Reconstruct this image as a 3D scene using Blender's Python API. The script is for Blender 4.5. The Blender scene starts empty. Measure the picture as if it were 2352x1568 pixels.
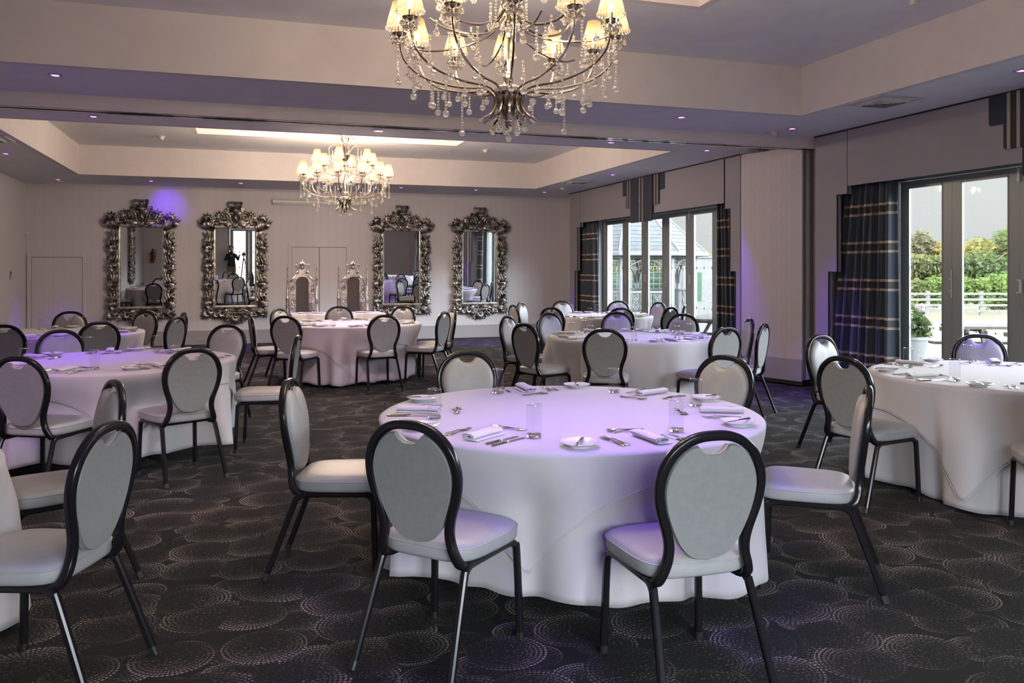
import bpy, math, random
import numpy as np
from math import sin, cos, pi, radians, sqrt, atan2
from mathutils import Vector

C = bpy.context.scene
COL = C.collection
R = random.Random(7)

# ---------------------------------------------------------------- camera
cam_d = bpy.data.cameras.new('camera')
cam = bpy.data.objects.new('camera', cam_d)
COL.objects.link(cam)
C.camera = cam
cam.location = (0, 0, 1.5)
cam.rotation_euler = (pi/2, 0, -radians(17.936))
cam_d.sensor_width = 36.0
cam_d.lens = 36.0*1900/2352
cam_d.shift_y = -(784-618)/2352
cam_d.clip_start = 0.05

# ---------------------------------------------------------------- view, sky, sun
C.view_settings.view_transform = 'Standard'
C.view_settings.look = 'None'
C.view_settings.gamma = 1
C.view_settings.use_curve_mapping = False
C.view_settings.exposure = 0.92

W = bpy.data.worlds.new('overcast_sky')
C.world = W
W.use_nodes = True
wn = W.node_tree.nodes
wl = W.node_tree.links
wn.clear()
w_out = wn.new('ShaderNodeOutputWorld')
w_bg = wn.new('ShaderNodeBackground')
w_tc = wn.new('ShaderNodeTexCoord')
w_sep = wn.new('ShaderNodeSeparateXYZ')
w_rmp = wn.new('ShaderNodeValToRGB')
wl.new(w_tc.outputs['Generated'], w_sep.inputs[0])
wl.new(w_sep.outputs['Z'], w_rmp.inputs[0])
e = w_rmp.color_ramp.elements
e[0].position = 0.0; e[0].color = (0.50, 0.50, 0.51, 1)
e[1].position = 1.0; e[1].color = (2.6, 2.8, 3.2, 1)
for p_, c_ in ((0.115, (0.56, 0.56, 0.57)), (0.20, (18.0, 19.2, 20.8)), (0.42, (4.2, 4.5, 5.0))):
    m_ = e.new(p_); m_.color = (*c_, 1)
# the cloud is brightest around the veiled sun, behind the viewpoint
w_map = wn.new('ShaderNodeMapRange'); w_map.interpolation_type = 'SMOOTHSTEP'
w_map.inputs[1].default_value = 0.0; w_map.inputs[2].default_value = -0.7; w_map.inputs[3].default_value = 1.0; w_map.inputs[4].default_value = 2.0
wl.new(w_sep.outputs['Y'], w_map.inputs[0])
w_mul = wn.new('ShaderNodeVectorMath'); w_mul.operation = 'SCALE'
wl.new(w_rmp.outputs[0], w_mul.inputs[0]); wl.new(w_map.outputs[0], w_mul.inputs['Scale'])
wl.new(w_mul.outputs[0], w_bg.inputs['Color'])
w_bg.inputs['Strength'].default_value = 1.0
wl.new(w_bg.outputs[0], w_out.inputs[0])

sun_d = bpy.data.lights.new('sun', 'SUN')
sun_d.energy = 1.6
sun_d.angle = radians(6)
sun_d.color = (1.0, 0.95, 0.86)
sun = bpy.data.objects.new('sun', sun_d)
COL.objects.link(sun)
sun.rotation_euler = Vector((0.28, 0.68, -0.72)).to_track_quat('-Z', 'Y').to_euler()

C.cycles.max_bounces = 9
C.cycles.diffuse_bounces = 5
C.cycles.glossy_bounces = 4
C.cycles.transmission_bounces = 8
C.cycles.transparent_max_bounces = 16
C.cycles.sample_clamp_indirect = 4.0
C.cycles.caustics_reflective = False
C.cycles.caustics_refractive = False
C.cycles.use_adaptive_sampling = True
C.cycles.adaptive_threshold = 0.02
C.cycles.use_denoising = True

def portal(loc, rot, w, h):
    # marks a glazed opening for the sampler; gives no light of its own
    d = bpy.data.lights.new('sky_portal', 'AREA'); d.shape = 'RECTANGLE'; d.size = w; d.size_y = h; d.cycles.is_portal = True
    o = bpy.data.objects.new('sky_portal', d); COL.objects.link(o); o.location = loc; o.rotation_euler = rot
portal((7.32, 13.1, 1.28), (0, pi/2, 0), 2.5, 5.2)
portal((7.32, 4.8, 1.28), (0, pi/2, 0), 2.5, 5.7)
portal((.95, -1.77, 1.28), (pi/2, 0, 0), 3.2, 2.5)

LAMP_W = 10.5        # watts of one chandelier bulb
SPOT_W = 150.0       # watts of one violet downlight
BULB = (1.0, 0.78, 0.58)
VIOLET = (0.17, 0.012, 1.0)

# ---------------------------------------------------------------- helpers
def tag(o, label=None, cat=None, group=None, kind=None):
    if label: o['label'] = label
    if cat: o['category'] = cat
    if group: o['group'] = group
    if kind: o['kind'] = kind
    return o

def empty(name, loc=(0, 0, 0), rz=0.0):
    o = bpy.data.objects.new(name, None)
    o.empty_display_size = 0.1
    COL.objects.link(o)
    o.location = loc
    o.rotation_euler = (0, 0, rz)
    return o

def catmull(pts, n=6, closed=False):
    P = [np.array(p, float) for p in pts]
    out = []
    N = len(P)
    rng = range(N) if closed else range(N-1)
    for i in rng:
        p0 = P[i-1] if (closed or i > 0) else 2*P[0]-P[1]
        p1 = P[i]; p2 = P[(i+1) % N]
        p3 = P[(i+2) % N] if (closed or i+2 < N) else 2*P[-1]-P[-2]
        for k in range(n):
            t = k/n
            out.append(0.5*((2*p1)+(-p0+p2)*t+(2*p0-5*p1+4*p2-p3)*t*t+(-p0+3*p1-3*p2+p3)*t**3))
    if not closed: out.append(P[-1])
    return out

def ring(n, rx, ry=None, ph=0.0):
    ry = rx if ry is None else ry
    return [(rx*cos(2*pi*k/n+ph), ry*sin(2*pi*k/n+ph)) for k in range(n)]

def rrect(w, h, r, n=3):
    out = []
    for cx, cy, a in ((w/2-r, h/2-r, 0), (-w/2+r, h/2-r, pi/2), (-w/2+r, -h/2+r, pi), (w/2-r, -h/2+r, 1.5*pi)):
        for k in range(n+1):
            t = a+pi/2*k/n
            out.append((cx+r*cos(t), cy+r*sin(t)))
    return out

class MB:
    """collects shapes and links them as one mesh object"""
    def __init__(s): s.v = []; s.f = []; s.m = []
    def add(s, vs, fs, mi=0):
        b = len(s.v)
        s.v.extend([tuple(map(float, p)) for p in vs])
        s.f.extend([tuple(b+i for i in f) for f in fs])
        s.m.extend([mi]*len(fs))
        return s
    def box(s, x0, x1, y0, y1, z0, z1, mi=0):
        vs = [(x, y, z) for x in (x0, x1) for y in (y0, y1) for z in (z0, z1)]
        return s.add(vs, [(0, 1, 3, 2), (4, 6, 7, 5), (0, 4, 5, 1), (2, 3, 7, 6), (0, 2, 6, 4), (1, 5, 7, 3)], mi)
    def rings(s, rs, cap=(True, True), closed=False, mi=0):
        n = len(rs[0]); vs = [p for r in rs for p in r]; fs = []
        m = len(rs)
        for i in range(m if closed else m-1):
            a = i*n; b = ((i+1) % m)*n
            for k in range(n):
                k2 = (k+1) % n
                fs.append((a+k, a+k2, b+k2, b+k))
        if not closed:
            if cap[0]: fs.append(tuple(reversed(range(n))))
            if cap[1]: fs.append(tuple((m-1)*n+k for k in range(n)))
        return s.add(vs, fs, mi)
    def tube(s, path, sec, closed=False, scale=None, up=None, cap=True, mi=0):
        """sweeps the section (list of (a,b)) or a radius along the path"""
        P = [np.array(p, float) for p in path]
        if not isinstance(sec, list): sec = ring(8, sec)
        N = len(P); rs = []
        T = []
        for i in range(N):
            if closed: t = P[(i+1) % N]-P[i-1]
            else: t = P[min(i+1, N-1)]-P[max(i-1, 0)]
            T.append(t/(np.linalg.norm(t)+1e-12))
        if up is None:
            a = np.array((0, 0, 1.0)) if abs(T[0][2]) < .9 else np.array((1.0, 0, 0))
        else: a = np.array(up, float)
        u = a-T[0]*np.dot(a, T[0]); u /= np.linalg.norm(u)
        for i in range(N):
            if up is not None:
                a = np.array(up, float); w = a-T[i]*np.dot(a, T[i])
                if np.linalg.norm(w) > .05: u = w/np.linalg.norm(w)
                else: u = u-T[i]*np.dot(u, T[i]); u /= np.linalg.norm(u)
            else:
                u = u-T[i]*np.dot(u, T[i]); u /= np.linalg.norm(u)
            w = np.cross(T[i], u)
            k = 1.0 if scale is None else scale[i]
            ka, kb = k if isinstance(k, tuple) else (k, k)
            rs.append([P[i]+u*(q[0]*ka)+w*(q[1]*kb) for q in sec])
        return s.rings(rs, (cap, cap), closed, mi)
    def lathe(s, prof, n=24, c=(0, 0, 0), mi=0, cap=(False, False)):
        rs = [[(c[0]+r*cos(2*pi*k/n), c[1]+r*sin(2*pi*k/n), c[2]+z) for k in range(n)] for r, z in prof]
        return s.rings(rs, cap, False, mi)
    def prism(s, out, z0, z1, mi=0, axis='z'):
        f = {'z': lambda a, b, c: (a, b, c), 'x': lambda a, b, c: (c, a, b), 'y': lambda a, b, c: (a, c, b)}[axis]
        return s.rings([[f(a, b, z0) for a, b in out], [f(a, b, z1) for a, b in out]], (True, True), False, mi)
    def ball(s, c, r, n=8, m=5, mi=0, sz=1.0):
        prof = [(max(r*sin(pi*i/m), 1e-5), -r*sz*cos(pi*i/m)) for i in range(m+1)]
        return s.lathe(prof, n, c, mi)
    def build(s, name, mat, parent=None, smooth=True, angle=35, loc=None):
        me = bpy.data.meshes.new(name)
        me.from_pydata(s.v, [], s.f)
        mats = mat if isinstance(mat, (list, tuple)) else [mat]
        for q in mats: me.materials.append(q)
        if len(mats) > 1: me.polygons.foreach_set('material_index', s.m)
        import bmesh
        bm = bmesh.new(); bm.from_mesh(me)
        bmesh.ops.recalc_face_normals(bm, faces=bm.faces)
        bm.to_mesh(me); bm.free()
        if smooth:
            me.polygons.foreach_set('use_smooth', [True]*len(me.polygons))
            me.set_sharp_from_angle(angle=radians(angle))
        me.update()
        o = bpy.data.objects.new(name, me)
        COL.objects.link(o)
        if parent is not None: o.parent = parent
        if loc is not None: o.location = loc
        return o

KIDS = {}
def copy_tree(o, parent=None):
    c = o.copy(); COL.objects.link(c)
    if parent is not None: c.parent = parent
    for ch in list(o.children): copy_tree(ch, c)
    return c

# ---------------------------------------------------------------- materials
def mat(name, col, rough=0.5, metal=0.0, **kw):
    m = bpy.data.materials.new(name); m.use_nodes = True
    b = m.node_tree.nodes['Principled BSDF']
    b.inputs['Base Color'].default_value = (*col, 1)
    b.inputs['Roughness'].default_value = rough
    b.inputs['Metallic'].default_value = metal
    for k, v in kw.items():
        key = {'spec': 'Specular IOR Level', 'trans': 'Transmission Weight', 'ior': 'IOR', 'coat': 'Coat Weight', 'sheen': 'Sheen Weight',
               'em': 'Emission Color', 'es': 'Emission Strength', 'alpha': 'Alpha'}[k]
        b.inputs[key].default_value = (*v, 1) if key == 'Emission Color' else v
    return m

class NG:
    """terse node building inside a material"""
    def __init__(s, m):
        s.t = m.node_tree; s.b = s.t.nodes.get('Principled BSDF'); s.o = s.t.nodes.get('Material Output')
    def n(s, typ, **kw):
        x = s.t.nodes.new('ShaderNode'+typ)
        for k, v in kw.items():
            if hasattr(x, k): setattr(x, k, v)
        return x
    def set(s, sock, v):
        if hasattr(v, 'is_output') or isinstance(v, bpy.types.NodeSocket): s.t.links.new(v, sock)
        elif v is not None:
            try: sock.default_value = v
            except Exception: sock.default_value = (*v, 1)
    def math(s, op, a, b=None, c=None, clamp=False):
        x = s.n('Math', operation=op, use_clamp=clamp)
        s.set(x.inputs[0], a)
        if b is not None: s.set(x.inputs[1], b)
        if c is not None: s.set(x.inputs[2], c)
        return x.outputs[0]
    def mix(s, f, a, b):
        x = s.n('Mix', data_type='RGBA')
        s.set(x.inputs[0], f)
        for sk, v in ((x.inputs[6], a), (x.inputs[7], b)):
            if isinstance(v, bpy.types.NodeSocket): s.t.links.new(v, sk)
            else: sk.default_value = (*v, 1)
        return x.outputs[2]
    def vm(s, op, a, b=None):
        x = s.n('VectorMath', operation=op)
        s.set(x.inputs[0], a)
        if b is not None: s.set(x.inputs[1], b)
        return x
    def coord(s, kind='Object'): return s.n('TexCoord').outputs[kind]
    def pos(s): return s.n('NewGeometry').outputs['Position']
    def sep(s, v):
        x = s.n('SeparateXYZ'); s.t.links.new(v, x.inputs[0]); return x.outputs
    def noise(s, v, scale, detail=2.0, rough=0.5):
        x = s.n('TexNoise'); x.inputs['Scale'].default_value = scale; x.inputs['Detail'].default_value = detail
        x.inputs['Roughness'].default_value = rough
        if v is not None: s.t.links.new(v, x.inputs['Vector'])
        return x.outputs['Fac']
    def smooth(s, x, lo, hi):
        r = s.n('MapRange', interpolation_type='SMOOTHSTEP')
        s.set(r.inputs[0], x); r.inputs[1].default_value = lo; r.inputs[2].default_value = hi
        return r.outputs[0]
    def bump(s, h, strength=0.3, dist=0.01):
        x = s.n('Bump'); x.inputs['Strength'].default_value = strength; x.inputs['Distance'].default_value = dist
        s.t.links.new(h, x.inputs['Height']); s.t.links.new(x.outputs[0], s.b.inputs['Normal'])

def noisy(m, a, b, scale, bump=0.0, dist=0.002, space='Object', detail=3.0):
    g = NG(m); v = g.coord(space) if space != 'World' else g.pos()
    f = g.noise(v, scale, detail)
    g.t.links.new(g.mix(g.smooth(f, .3, .7), a, b), g.b.inputs['Base Color'])
    if bump: g.bump(f, bump, dist)
    return m

M = {}
M['paint'] = noisy(mat('ceiling_paint', (.66, .65, .65), .75), (.76, .765, .80), (.80, .805, .84), 3, 0.05, .002, 'World')
M['upstand'] = noisy(mat('upstand_paper', (.60, .56, .54), .8), (.70, .655, .65), (.73, .685, .68), 6, 0.1, .002, 'World')
M['base'] = mat('baseboard_paint', (.33, .31, .34), .55)
M['trimgrey'] = mat('trim_paint', (.42, .39, .40), .6)

# wallpaper: nested rectangles of a key pattern, faint upright seams
def wallpaper(name, a, b, ax):
    m = mat(name, a, .62); g = NG(m); s = g.sep(g.pos())
    U = s[ax]; V = s[2]
    cu = g.math('SUBTRACT', g.math('FRACT', g.math('DIVIDE', U, .16)), .5)
    cv = g.math('SUBTRACT', g.math('FRACT', g.math('DIVIDE', V, .11)), .5)
    d = g.math('MAXIMUM', g.math('ABSOLUTE', cu), g.math('ABSOLUTE', cv))
    st = g.math('ABSOLUTE', g.math('SUBTRACT', g.math('FRACT', g.math('MULTIPLY', d, 6.0)), .5))
    line = g.smooth(st, .30, .20)
    gap = g.smooth(g.math('ABSOLUTE', g.math('ADD', cu, g.math('MULTIPLY', cv, .2))), .05, .09)
    line = g.math('MULTIPLY', line, gap)
    var = g.noise(g.pos(), 1.3, 2)
    col = g.mix(line, a, b)
    g.t.links.new(col, g.b.inputs['Base Color'])
    g.bump(line, .15, .003)
    return m
M['wall_x'] = wallpaper('key_wallpaper', (.585, .565, .61), (.635, .615, .655), 0)
M['wall_y'] = wallpaper('key_wallpaper_side', (.56, .55, .575), (.60, .585, .61), 1)
M['panel'] = wallpaper('partition_paper', (.545, .51, .545), (.485, .45, .485), 1)

# carpet: dotted half-shell swirls on near-black
def carpet():
    m = mat('swirl_carpet', (.02, .018, .018), .9); g = NG(m)
    P = g.pos(); s = g.sep(P)
    cmb = g.n('CombineXYZ'); g.t.links.new(s[0], cmb.inputs[0]); g.t.links.new(s[1], cmb.inputs[1])
    base = cmb.outputs[0]
    def layer(scale, off, r0, wsc):
        v = g.vm('ADD', base, (off, off*1.7, 0)).outputs[0]
        vo = g.n('TexVoronoi', voronoi_dimensions='2D', feature='F1')
        vo.inputs['Scale'].default_value = scale; vo.inputs['Randomness'].default_value = .62
        g.t.links.new(v, vo.inputs['Vector'])
        loc = g.vm('SUBTRACT', v, vo.outputs['Position']).outputs[0]
        ls = g.sep(loc); cs = g.sep(vo.outputs['Color'])
        r = g.math('SQRT', g.math('ADD', g.math('POWER', ls[0], 2), g.math('POWER', g.math('MULTIPLY', ls[1], 1.12), 2)))
        ang = g.math('ARCTAN2', ls[1], ls[0])
        rad = g.math('ADD', r0, g.math('MULTIPLY', cs[0], r0*.35))
        q = g.math('DIVIDE', r, rad)
        # rim band that winds inwards like a shell
        th = g.math('ADD', ang, g.math('MULTIPLY', cs[1], 6.28))
        face = g.math('MULTIPLY_ADD', g.math('COSINE', th), .5, .5)
        inside = g.smooth(q, 1.0, .97)
        band = g.math('POWER', q, g.math('MULTIPLY_ADD', face, -5.5, 8.0))
        amp = g.math('MULTIPLY', g.math('MULTIPLY', inside, band), g.math('MULTIPLY_ADD', face, .94, .06))
        rr = g.math('ADD', r, g.math('MULTIPLY', th, .0022))
        rg = g.smooth(g.math('SINE', g.math('MULTIPLY', rr, 6.2832/.0185)), -.4, .6)
        dt = g.smooth(g.math('SINE', g.math('MULTIPLY', th, 50.0)), -.75, .1)
        tuft = g.smooth(g.noise(P, 95, 1), .60, .68)
        specks = g.math('MULTIPLY', g.math('MULTIPLY', inside, tuft), g.math('MULTIPLY_ADD', face, .30, .10))
        return g.math('MAXIMUM', g.math('MULTIPLY', amp, g.math('MULTIPLY', rg, dt)), specks), inside
    a1, in1 = layer(3.25, 0.0, .152, 1)
    a2, in2 = layer(4.3, 7.31, .108, 1)
    f = g.math('MAXIMUM', a1, g.math('MULTIPLY', a2, g.math('SUBTRACT', 1.0, in1)))
    fib = g.noise(P, 420, 2)
    fine = g.math('MULTIPLY_ADD', fib, .7, .65)
    f = g.math('MULTIPLY', f, fine)
    hue = g.noise(base, .8, 2)
    dots = g.mix(g.smooth(hue, .35, .65), (.33, .27, .235), (.32, .285, .285))
    ground = g.mix(fib, (.004, .0033, .0035), (.010, .0085, .009))
    g.t.links.new(g.mix(g.math('MULTIPLY', f, 1.15, clamp=True), ground, dots), g.b.inputs['Base Color'])
    g.b.inputs['Sheen Weight'].default_value = .03
    g.b.inputs['Specular IOR Level'].default_value = .12
    g.bump(fib, .5, .004)
    return m
M['carpet'] = carpet()

M['frame_black'] = mat('black_gloss_tube', (.010, .009, .011), .2, 0.0, coat=.0, spec=.3)
g_ = NG(M['frame_black'])
sc_ = g_.smooth(g_.noise(g_.coord(), 60, 4, .7), .70, .76)
g_.t.links.new(g_.mix(sc_, (.010, .009, .011), (.22, .21, .20)), g_.b.inputs['Base Color'])
M['vinyl'] = noisy(mat('grey_vinyl', (.36, .355, .36), .42), (.31, .305, .315), (.335, .33, .34), 14, .08, .002)
M['vinyl_back'] = noisy(mat('grey_vinyl_back', (.30, .295, .30), .5), (.21, .205, .21), (.23, .225, .23), 40, .06, .001)
M['cap'] = mat('black_plastic', (.01, .01, .01), .5)

def linen(name, col, crease=0.0):
    m = mat(name, col, .78, sheen=.15); g = NG(m); P = g.coord()
    w = g.noise(P, 260, 1); big = g.noise(P, 3.0, 3)
    h = g.math('ADD', g.math('MULTIPLY', w, .08), big)
    g.bump(h, .25, .012)
    v = g.mix(big, tuple(c*.96 for c in col), tuple(min(1, c*1.03) for c in col))
    g.t.links.new(v, g.b.inputs['Base Color'])
    return m
M['linen'] = linen('white_linen', (.475, .445, .47))
M['linen_top'] = linen('white_linen_overlay', (.48, .45, .475))
M['napkin'] = linen('napkin_linen', (.60, .575, .585))
M['china'] = mat('white_china', (.74, .74, .74), .12, coat=.3)
M['steel'] = mat('cutlery_steel', (.62, .61, .60), .16, 1.0)
M['glass'] = mat('clear_glass', (1, 1, 1), .0, trans=1.0, ior=1.46)
M['wood_table'] = mat('plywood', (.30, .2, .12), .6)

# window glass: lightly tinted solar glazing
def pane_mat(name, tint, refl=.025, gain=.5):
    m = bpy.data.materials.new(name); m.use_nodes = True; t = m.node_tree; t.nodes.clear()
    o = t.nodes.new('ShaderNodeOutputMaterial'); mx = t.nodes.new('ShaderNodeMixShader')
    tr = t.nodes.new('ShaderNodeBsdfTransparent'); gl = t.nodes.new('ShaderNodeBsdfGlossy'); lw = t.nodes.new('ShaderNodeLayerWeight')
    tr.inputs[0].default_value = (*tint, 1); gl.inputs['Roughness'].default_value = 0.0
    g = NG(m); lw.inputs['Blend'].default_value = .5
    f = g.math('MULTIPLY_ADD', g.math('POWER', lw.outputs['Facing'], 4.0), gain, refl)
    t.links.new(f, mx.inputs[0]); t.links.new(tr.outputs[0], mx.inputs[1]); t.links.new(gl.outputs[0], mx.inputs[2])
    t.links.new(mx.outputs[0], o.inputs[0])
    return m
M['pane'] = pane_mat('window_glass', (.86, .88, .87))
M['glass'] = pane_mat('clear_tumbler_glass', (.955, .96, .965), .04, .42)
M['rim'] = pane_mat('glass_rim', (.9, .9, .9), .35, .6)
M['glass_base'] = mat('thick_glass_base', (1, 1, 1), .0, trans=1.0, ior=1.46)
M['alu'] = mat('grey_aluminium', (.25, .275, .275), .4, .15)
M['alu_white'] = mat('white_plastic', (.66, .67, .66), .4)
M['reveal'] = mat('white_reveal', (.62, .63, .62), .6)
M['sticker'] = mat('frosted_marker', (.62, .66, .64), .6)
M['chrome'] = mat('chrome', (.72, .71, .69), .1, 1.0)
M['dark'] = mat('black_track', (.012, .012, .013), .5)
M['mirror'] = mat('mirror_silver', (.86, .87, .87), .0, 1.0)

def antique(name, hi, lo, rough=.3):
    m = mat(name, hi, rough, .85); g = NG(m); P = g.coord()
    f = g.noise(P, 11, 3, .55)
    g.t.links.new(g.mix(g.smooth(f, .36, .60), lo, hi), g.b.inputs['Base Color'])
    g.t.links.new(g.math('MULTIPLY_ADD', f, .3, rough-.1), g.b.inputs['Roughness'])
    g.bump(f, .1, .004)
    return m
M['antique'] = antique('antique_silver', (.40, .375, .35), (.06, .052, .048), .27)
M['bead_silver'] = antique('bright_antique_silver', (.66, .64, .58), (.42, .40, .36), .25)
M['throne'] = antique('bright_silver_leaf', (.62, .58, .55), (.25, .23, .22), .28)
M['velvet'] = noisy(mat('dark_upholstery', (.05, .042, .04), .85, sheen=.3), (.045, .037, .034), (.06, .05, .048), 60)

def fabric(name, col):
    m = mat(name, col, .85, sheen=.2); g = NG(m); P = g.coord()
    f = g.noise(P, 350, 1); b = g.noise(P, 2, 2)
    g.t.links.new(g.mix(g.math('MULTIPLY_ADD', f, .5, g.math('MULTIPLY', b, .5)), tuple(c*.88 for c in col), tuple(c*1.1 for c in col)), g.b.inputs['Base Color'])
    g.bump(f, .2, .002)
    return m
M['lamb'] = fabric('mauve_grey_fabric', (.30, .285, .315))
M['piping'] = mat('navy_piping', (.012, .014, .022), .7)

def curtain_mat():
    m = mat('navy_check_wool', (.015, .02, .035), .85, sheen=.3); g = NG(m)
    s = g.sep(g.coord()); uv = g.sep(g.coord('UV'))
    t = g.math('MULTIPLY', g.math('FRACT', g.math('DIVIDE', g.math('ADD', s[2], .055), .43)), .43)
    def band(a, b): return g.math('MULTIPLY', g.smooth(t, a-.003, a+.003), g.smooth(t, b+.003, b-.003))
    l = g.math('ADD', band(.02, .048), band(.125, .153))
    mid = band(.048, .125)
    u = g.math('FRACT', g.math('MULTIPLY', uv[0], 3.0))
    vt = g.smooth(g.math('ABSOLUTE', g.math('SUBTRACT', u, .5)), .28, .22)
    vl = g.smooth(g.math('ABSOLUTE', g.math('SUBTRACT', g.math('ABSOLUTE', g.math('SUBTRACT', u, .5)), .25)), .02, .01)
    ground = g.mix(vt, (.027, .037, .062), (.045, .063, .076))
    ground = g.mix(mid, ground, (.042, .039, .042))
    ground = g.mix(g.math('MULTIPLY', vl, .35), ground, (.12, .11, .10))
    cream = g.mix(vt, (.27, .225, .18), (.50, .42, .34))
    w = g.noise(g.coord(), 300, 1)
    col = g.mix(l, ground, cream)
    g.t.links.new(col, g.b.inputs['Base Color']); g.bump(w, .2, .002)
    return m
M['curtain'] = curtain_mat()
M['lining'] = mat('cream_lining', (.52, .47, .40), .85)
def tail_mat():
    m = mat('navy_striped_tail', (.015, .02, .035), .85, sheen=.3); g = NG(m)
    s = g.sep(g.coord())     # local Y runs across the tail
    a = g.math('ABSOLUTE', s[1])
    def line(c, w): return g.smooth(g.math('ABSOLUTE', g.math('SUBTRACT', a, c)), w+.003, w)
    st = g.math('MAXIMUM', line(.055, .016), g.math('MAXIMUM', line(.475, .016), line(.575, .016)))
    mid = g.math('MAXIMUM', g.smooth(a, .045, .04), g.math('MULTIPLY', g.smooth(a, .475, .48), g.smooth(a, .575, .57)))
    c = g.mix(mid, (.016, .022, .038), (.022, .020, .023))
    g.t.links.new(g.mix(st, c, (.36, .30, .23)), g.b.inputs['Base Color'])
    return m
M['tail'] = tail_mat()

M['crystal'] = mat('cut_crystal', (1, .97, .92), .03, .18, trans=1.0, ior=1.55)
M['gilt'] = mat('antique_bronze_chrome', (.33, .285, .23), .18, 1.0)
M['bulb'] = mat('lit_bulb', (1, .8, .5), .4, em=(1.0, .74, .36), es=14.0)
def shade_mat():
    m = bpy.data.materials.new('pleated_organza'); m.use_nodes = True; t = m.node_tree; t.nodes.clear()
    g = NG(m)
    o = g.n('OutputMaterial'); uv = g.sep(g.coord('UV'))
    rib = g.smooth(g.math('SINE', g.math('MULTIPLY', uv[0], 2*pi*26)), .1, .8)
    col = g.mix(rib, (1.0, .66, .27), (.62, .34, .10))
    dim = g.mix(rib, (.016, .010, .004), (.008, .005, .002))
    tl = g.n('BsdfTranslucent'); g.t.links.new(dim, tl.inputs[0])
    df = g.n('BsdfDiffuse'); g.t.links.new(dim, df.inputs[0])
    tr = g.n('BsdfTransparent')
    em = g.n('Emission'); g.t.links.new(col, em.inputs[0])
    # emission stands in for bulb light through the gauze, brightest at bulb height
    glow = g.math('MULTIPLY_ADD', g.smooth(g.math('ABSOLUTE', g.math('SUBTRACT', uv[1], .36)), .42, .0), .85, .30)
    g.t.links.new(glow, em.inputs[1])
    m1 = g.n('MixShader'); m1.inputs[0].default_value = .35; g.t.links.new(tl.outputs[0], m1.inputs[1]); g.t.links.new(df.outputs[0], m1.inputs[2])
    m2 = g.n('MixShader'); m2.inputs[0].default_value = .38; g.t.links.new(m1.outputs[0], m2.inputs[1]); g.t.links.new(tr.outputs[0], m2.inputs[2])
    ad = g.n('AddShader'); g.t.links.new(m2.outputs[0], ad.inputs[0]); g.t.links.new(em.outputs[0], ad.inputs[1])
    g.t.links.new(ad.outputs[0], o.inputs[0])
    return m
M['shade'] = shade_mat()
M['violet_lens'] = mat('violet_led_lens', (.3, .05, .5), .3, em=(.62, .10, 1.0), es=7.0)
M['spot_trim'] = mat('brushed_trim', (.45, .44, .45), .35, .8)
M['vent'] = mat('vent_white', (.55, .56, .55), .45)
M['vent_dark'] = mat('vent_throat', (.05, .05, .055), .7)
M['cream_plastic'] = mat('cream_plastic', (.62, .60, .55), .4)
M['red'] = mat('red_enamel', (.45, .015, .012), .3)

# ================================================================ THE ROOM
ZS, ZT, ZC = 3.13, 3.64, 4.10
XL, XR, YF, YB = -3.9, 7.05, -1.5, 17.6
def struct(o, label=None, cat=None):
    o['kind'] = 'structure'
    if label: o['label'] = label; o['category'] = cat
    return o

o = MB().box(XL-.25, XR+.25, YF-.25, YB+.25, -.1, 0).build('floor', M['carpet'], smooth=False)
struct(o, 'dark carpet with dotted beige shell swirls across the whole room', 'floor')

TRAYS = [(-2.7, 5.62, 1.9, 7.4, -.7, 3.53, 3.35, 5.95), (-2.7, 5.62, 10.2, 15.8, -.7, 3.5, 12.05, 13.95)]
def frame_slab(b, X0, X1, Y0, Y1, x0, x1, y0, y1, z0, z1):
    b.box(X0, x0, Y0, Y1, z0, z1); b.box(x1, X1, Y0, Y1, z0, z1)
    b.box(x0, x1, Y0, y0, z0, z1); b.box(x0, x1, y1, Y1, z0, z1)
def upstand(b, x0, x1, y0, y1, z0, z1, t=.08):
    b.box(x0-t, x0, y0-t, y1+t, z0, z1); b.box(x1, x1+t, y0-t, y1+t, z0, z1)
    b.box(x0, x1, y0-t, y0, z0, z1); b.box(x0, x1, y1, y1+t, z0, z1)
b = MB(); g = .03
X0, X1 = XL-.25, XR+.25
b.box(X0, -2.7-g, YF-.25, YB+.25, ZS, ZS+.1); b.box(5.62+g, X1, YF-.25, YB+.25, ZS, ZS+.1)
for y0, y1 in ((YF-.25, 1.9-g), (7.4+g, 10.2-g), (15.8+g, YB+.25)): b.box(-2.7-g, 5.62+g, y0, y1, ZS, ZS+.1)
ceil = struct(b.build('ceiling', M['paint'], smooth=False), 'pale plaster ceiling with two recessed trays and flat surrounding soffits', 'ceiling')
for x0, x1, y0, y1, cx0, cx1, cy0, cy1 in TRAYS:
    b = MB(); upstand(b, x0, x1, y0, y1, ZS-.001, ZT+.06); b.build('tray_side', M['upstand'], ceil, smooth=False)
    b = MB(); frame_slab(b, x0-.12, x1+.12, y0-.12, y1+.12, cx0-g, cx1+g, cy0-g, cy1+g, ZT, ZT+.1); b.build('tray_top', M['paint'], ceil, smooth=False)
    b = MB(); upstand(b, cx0, cx1, cy0, cy1, ZT-.001, ZC+.06); b.build('coffer_side', M['upstand'], ceil, smooth=False)
    b = MB(); b.box(cx0-.12, cx1+.12, cy0-.12, cy1+.12, ZC, ZC+.1); b.build('coffer_top', M['paint'], ceil, smooth=False)

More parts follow.
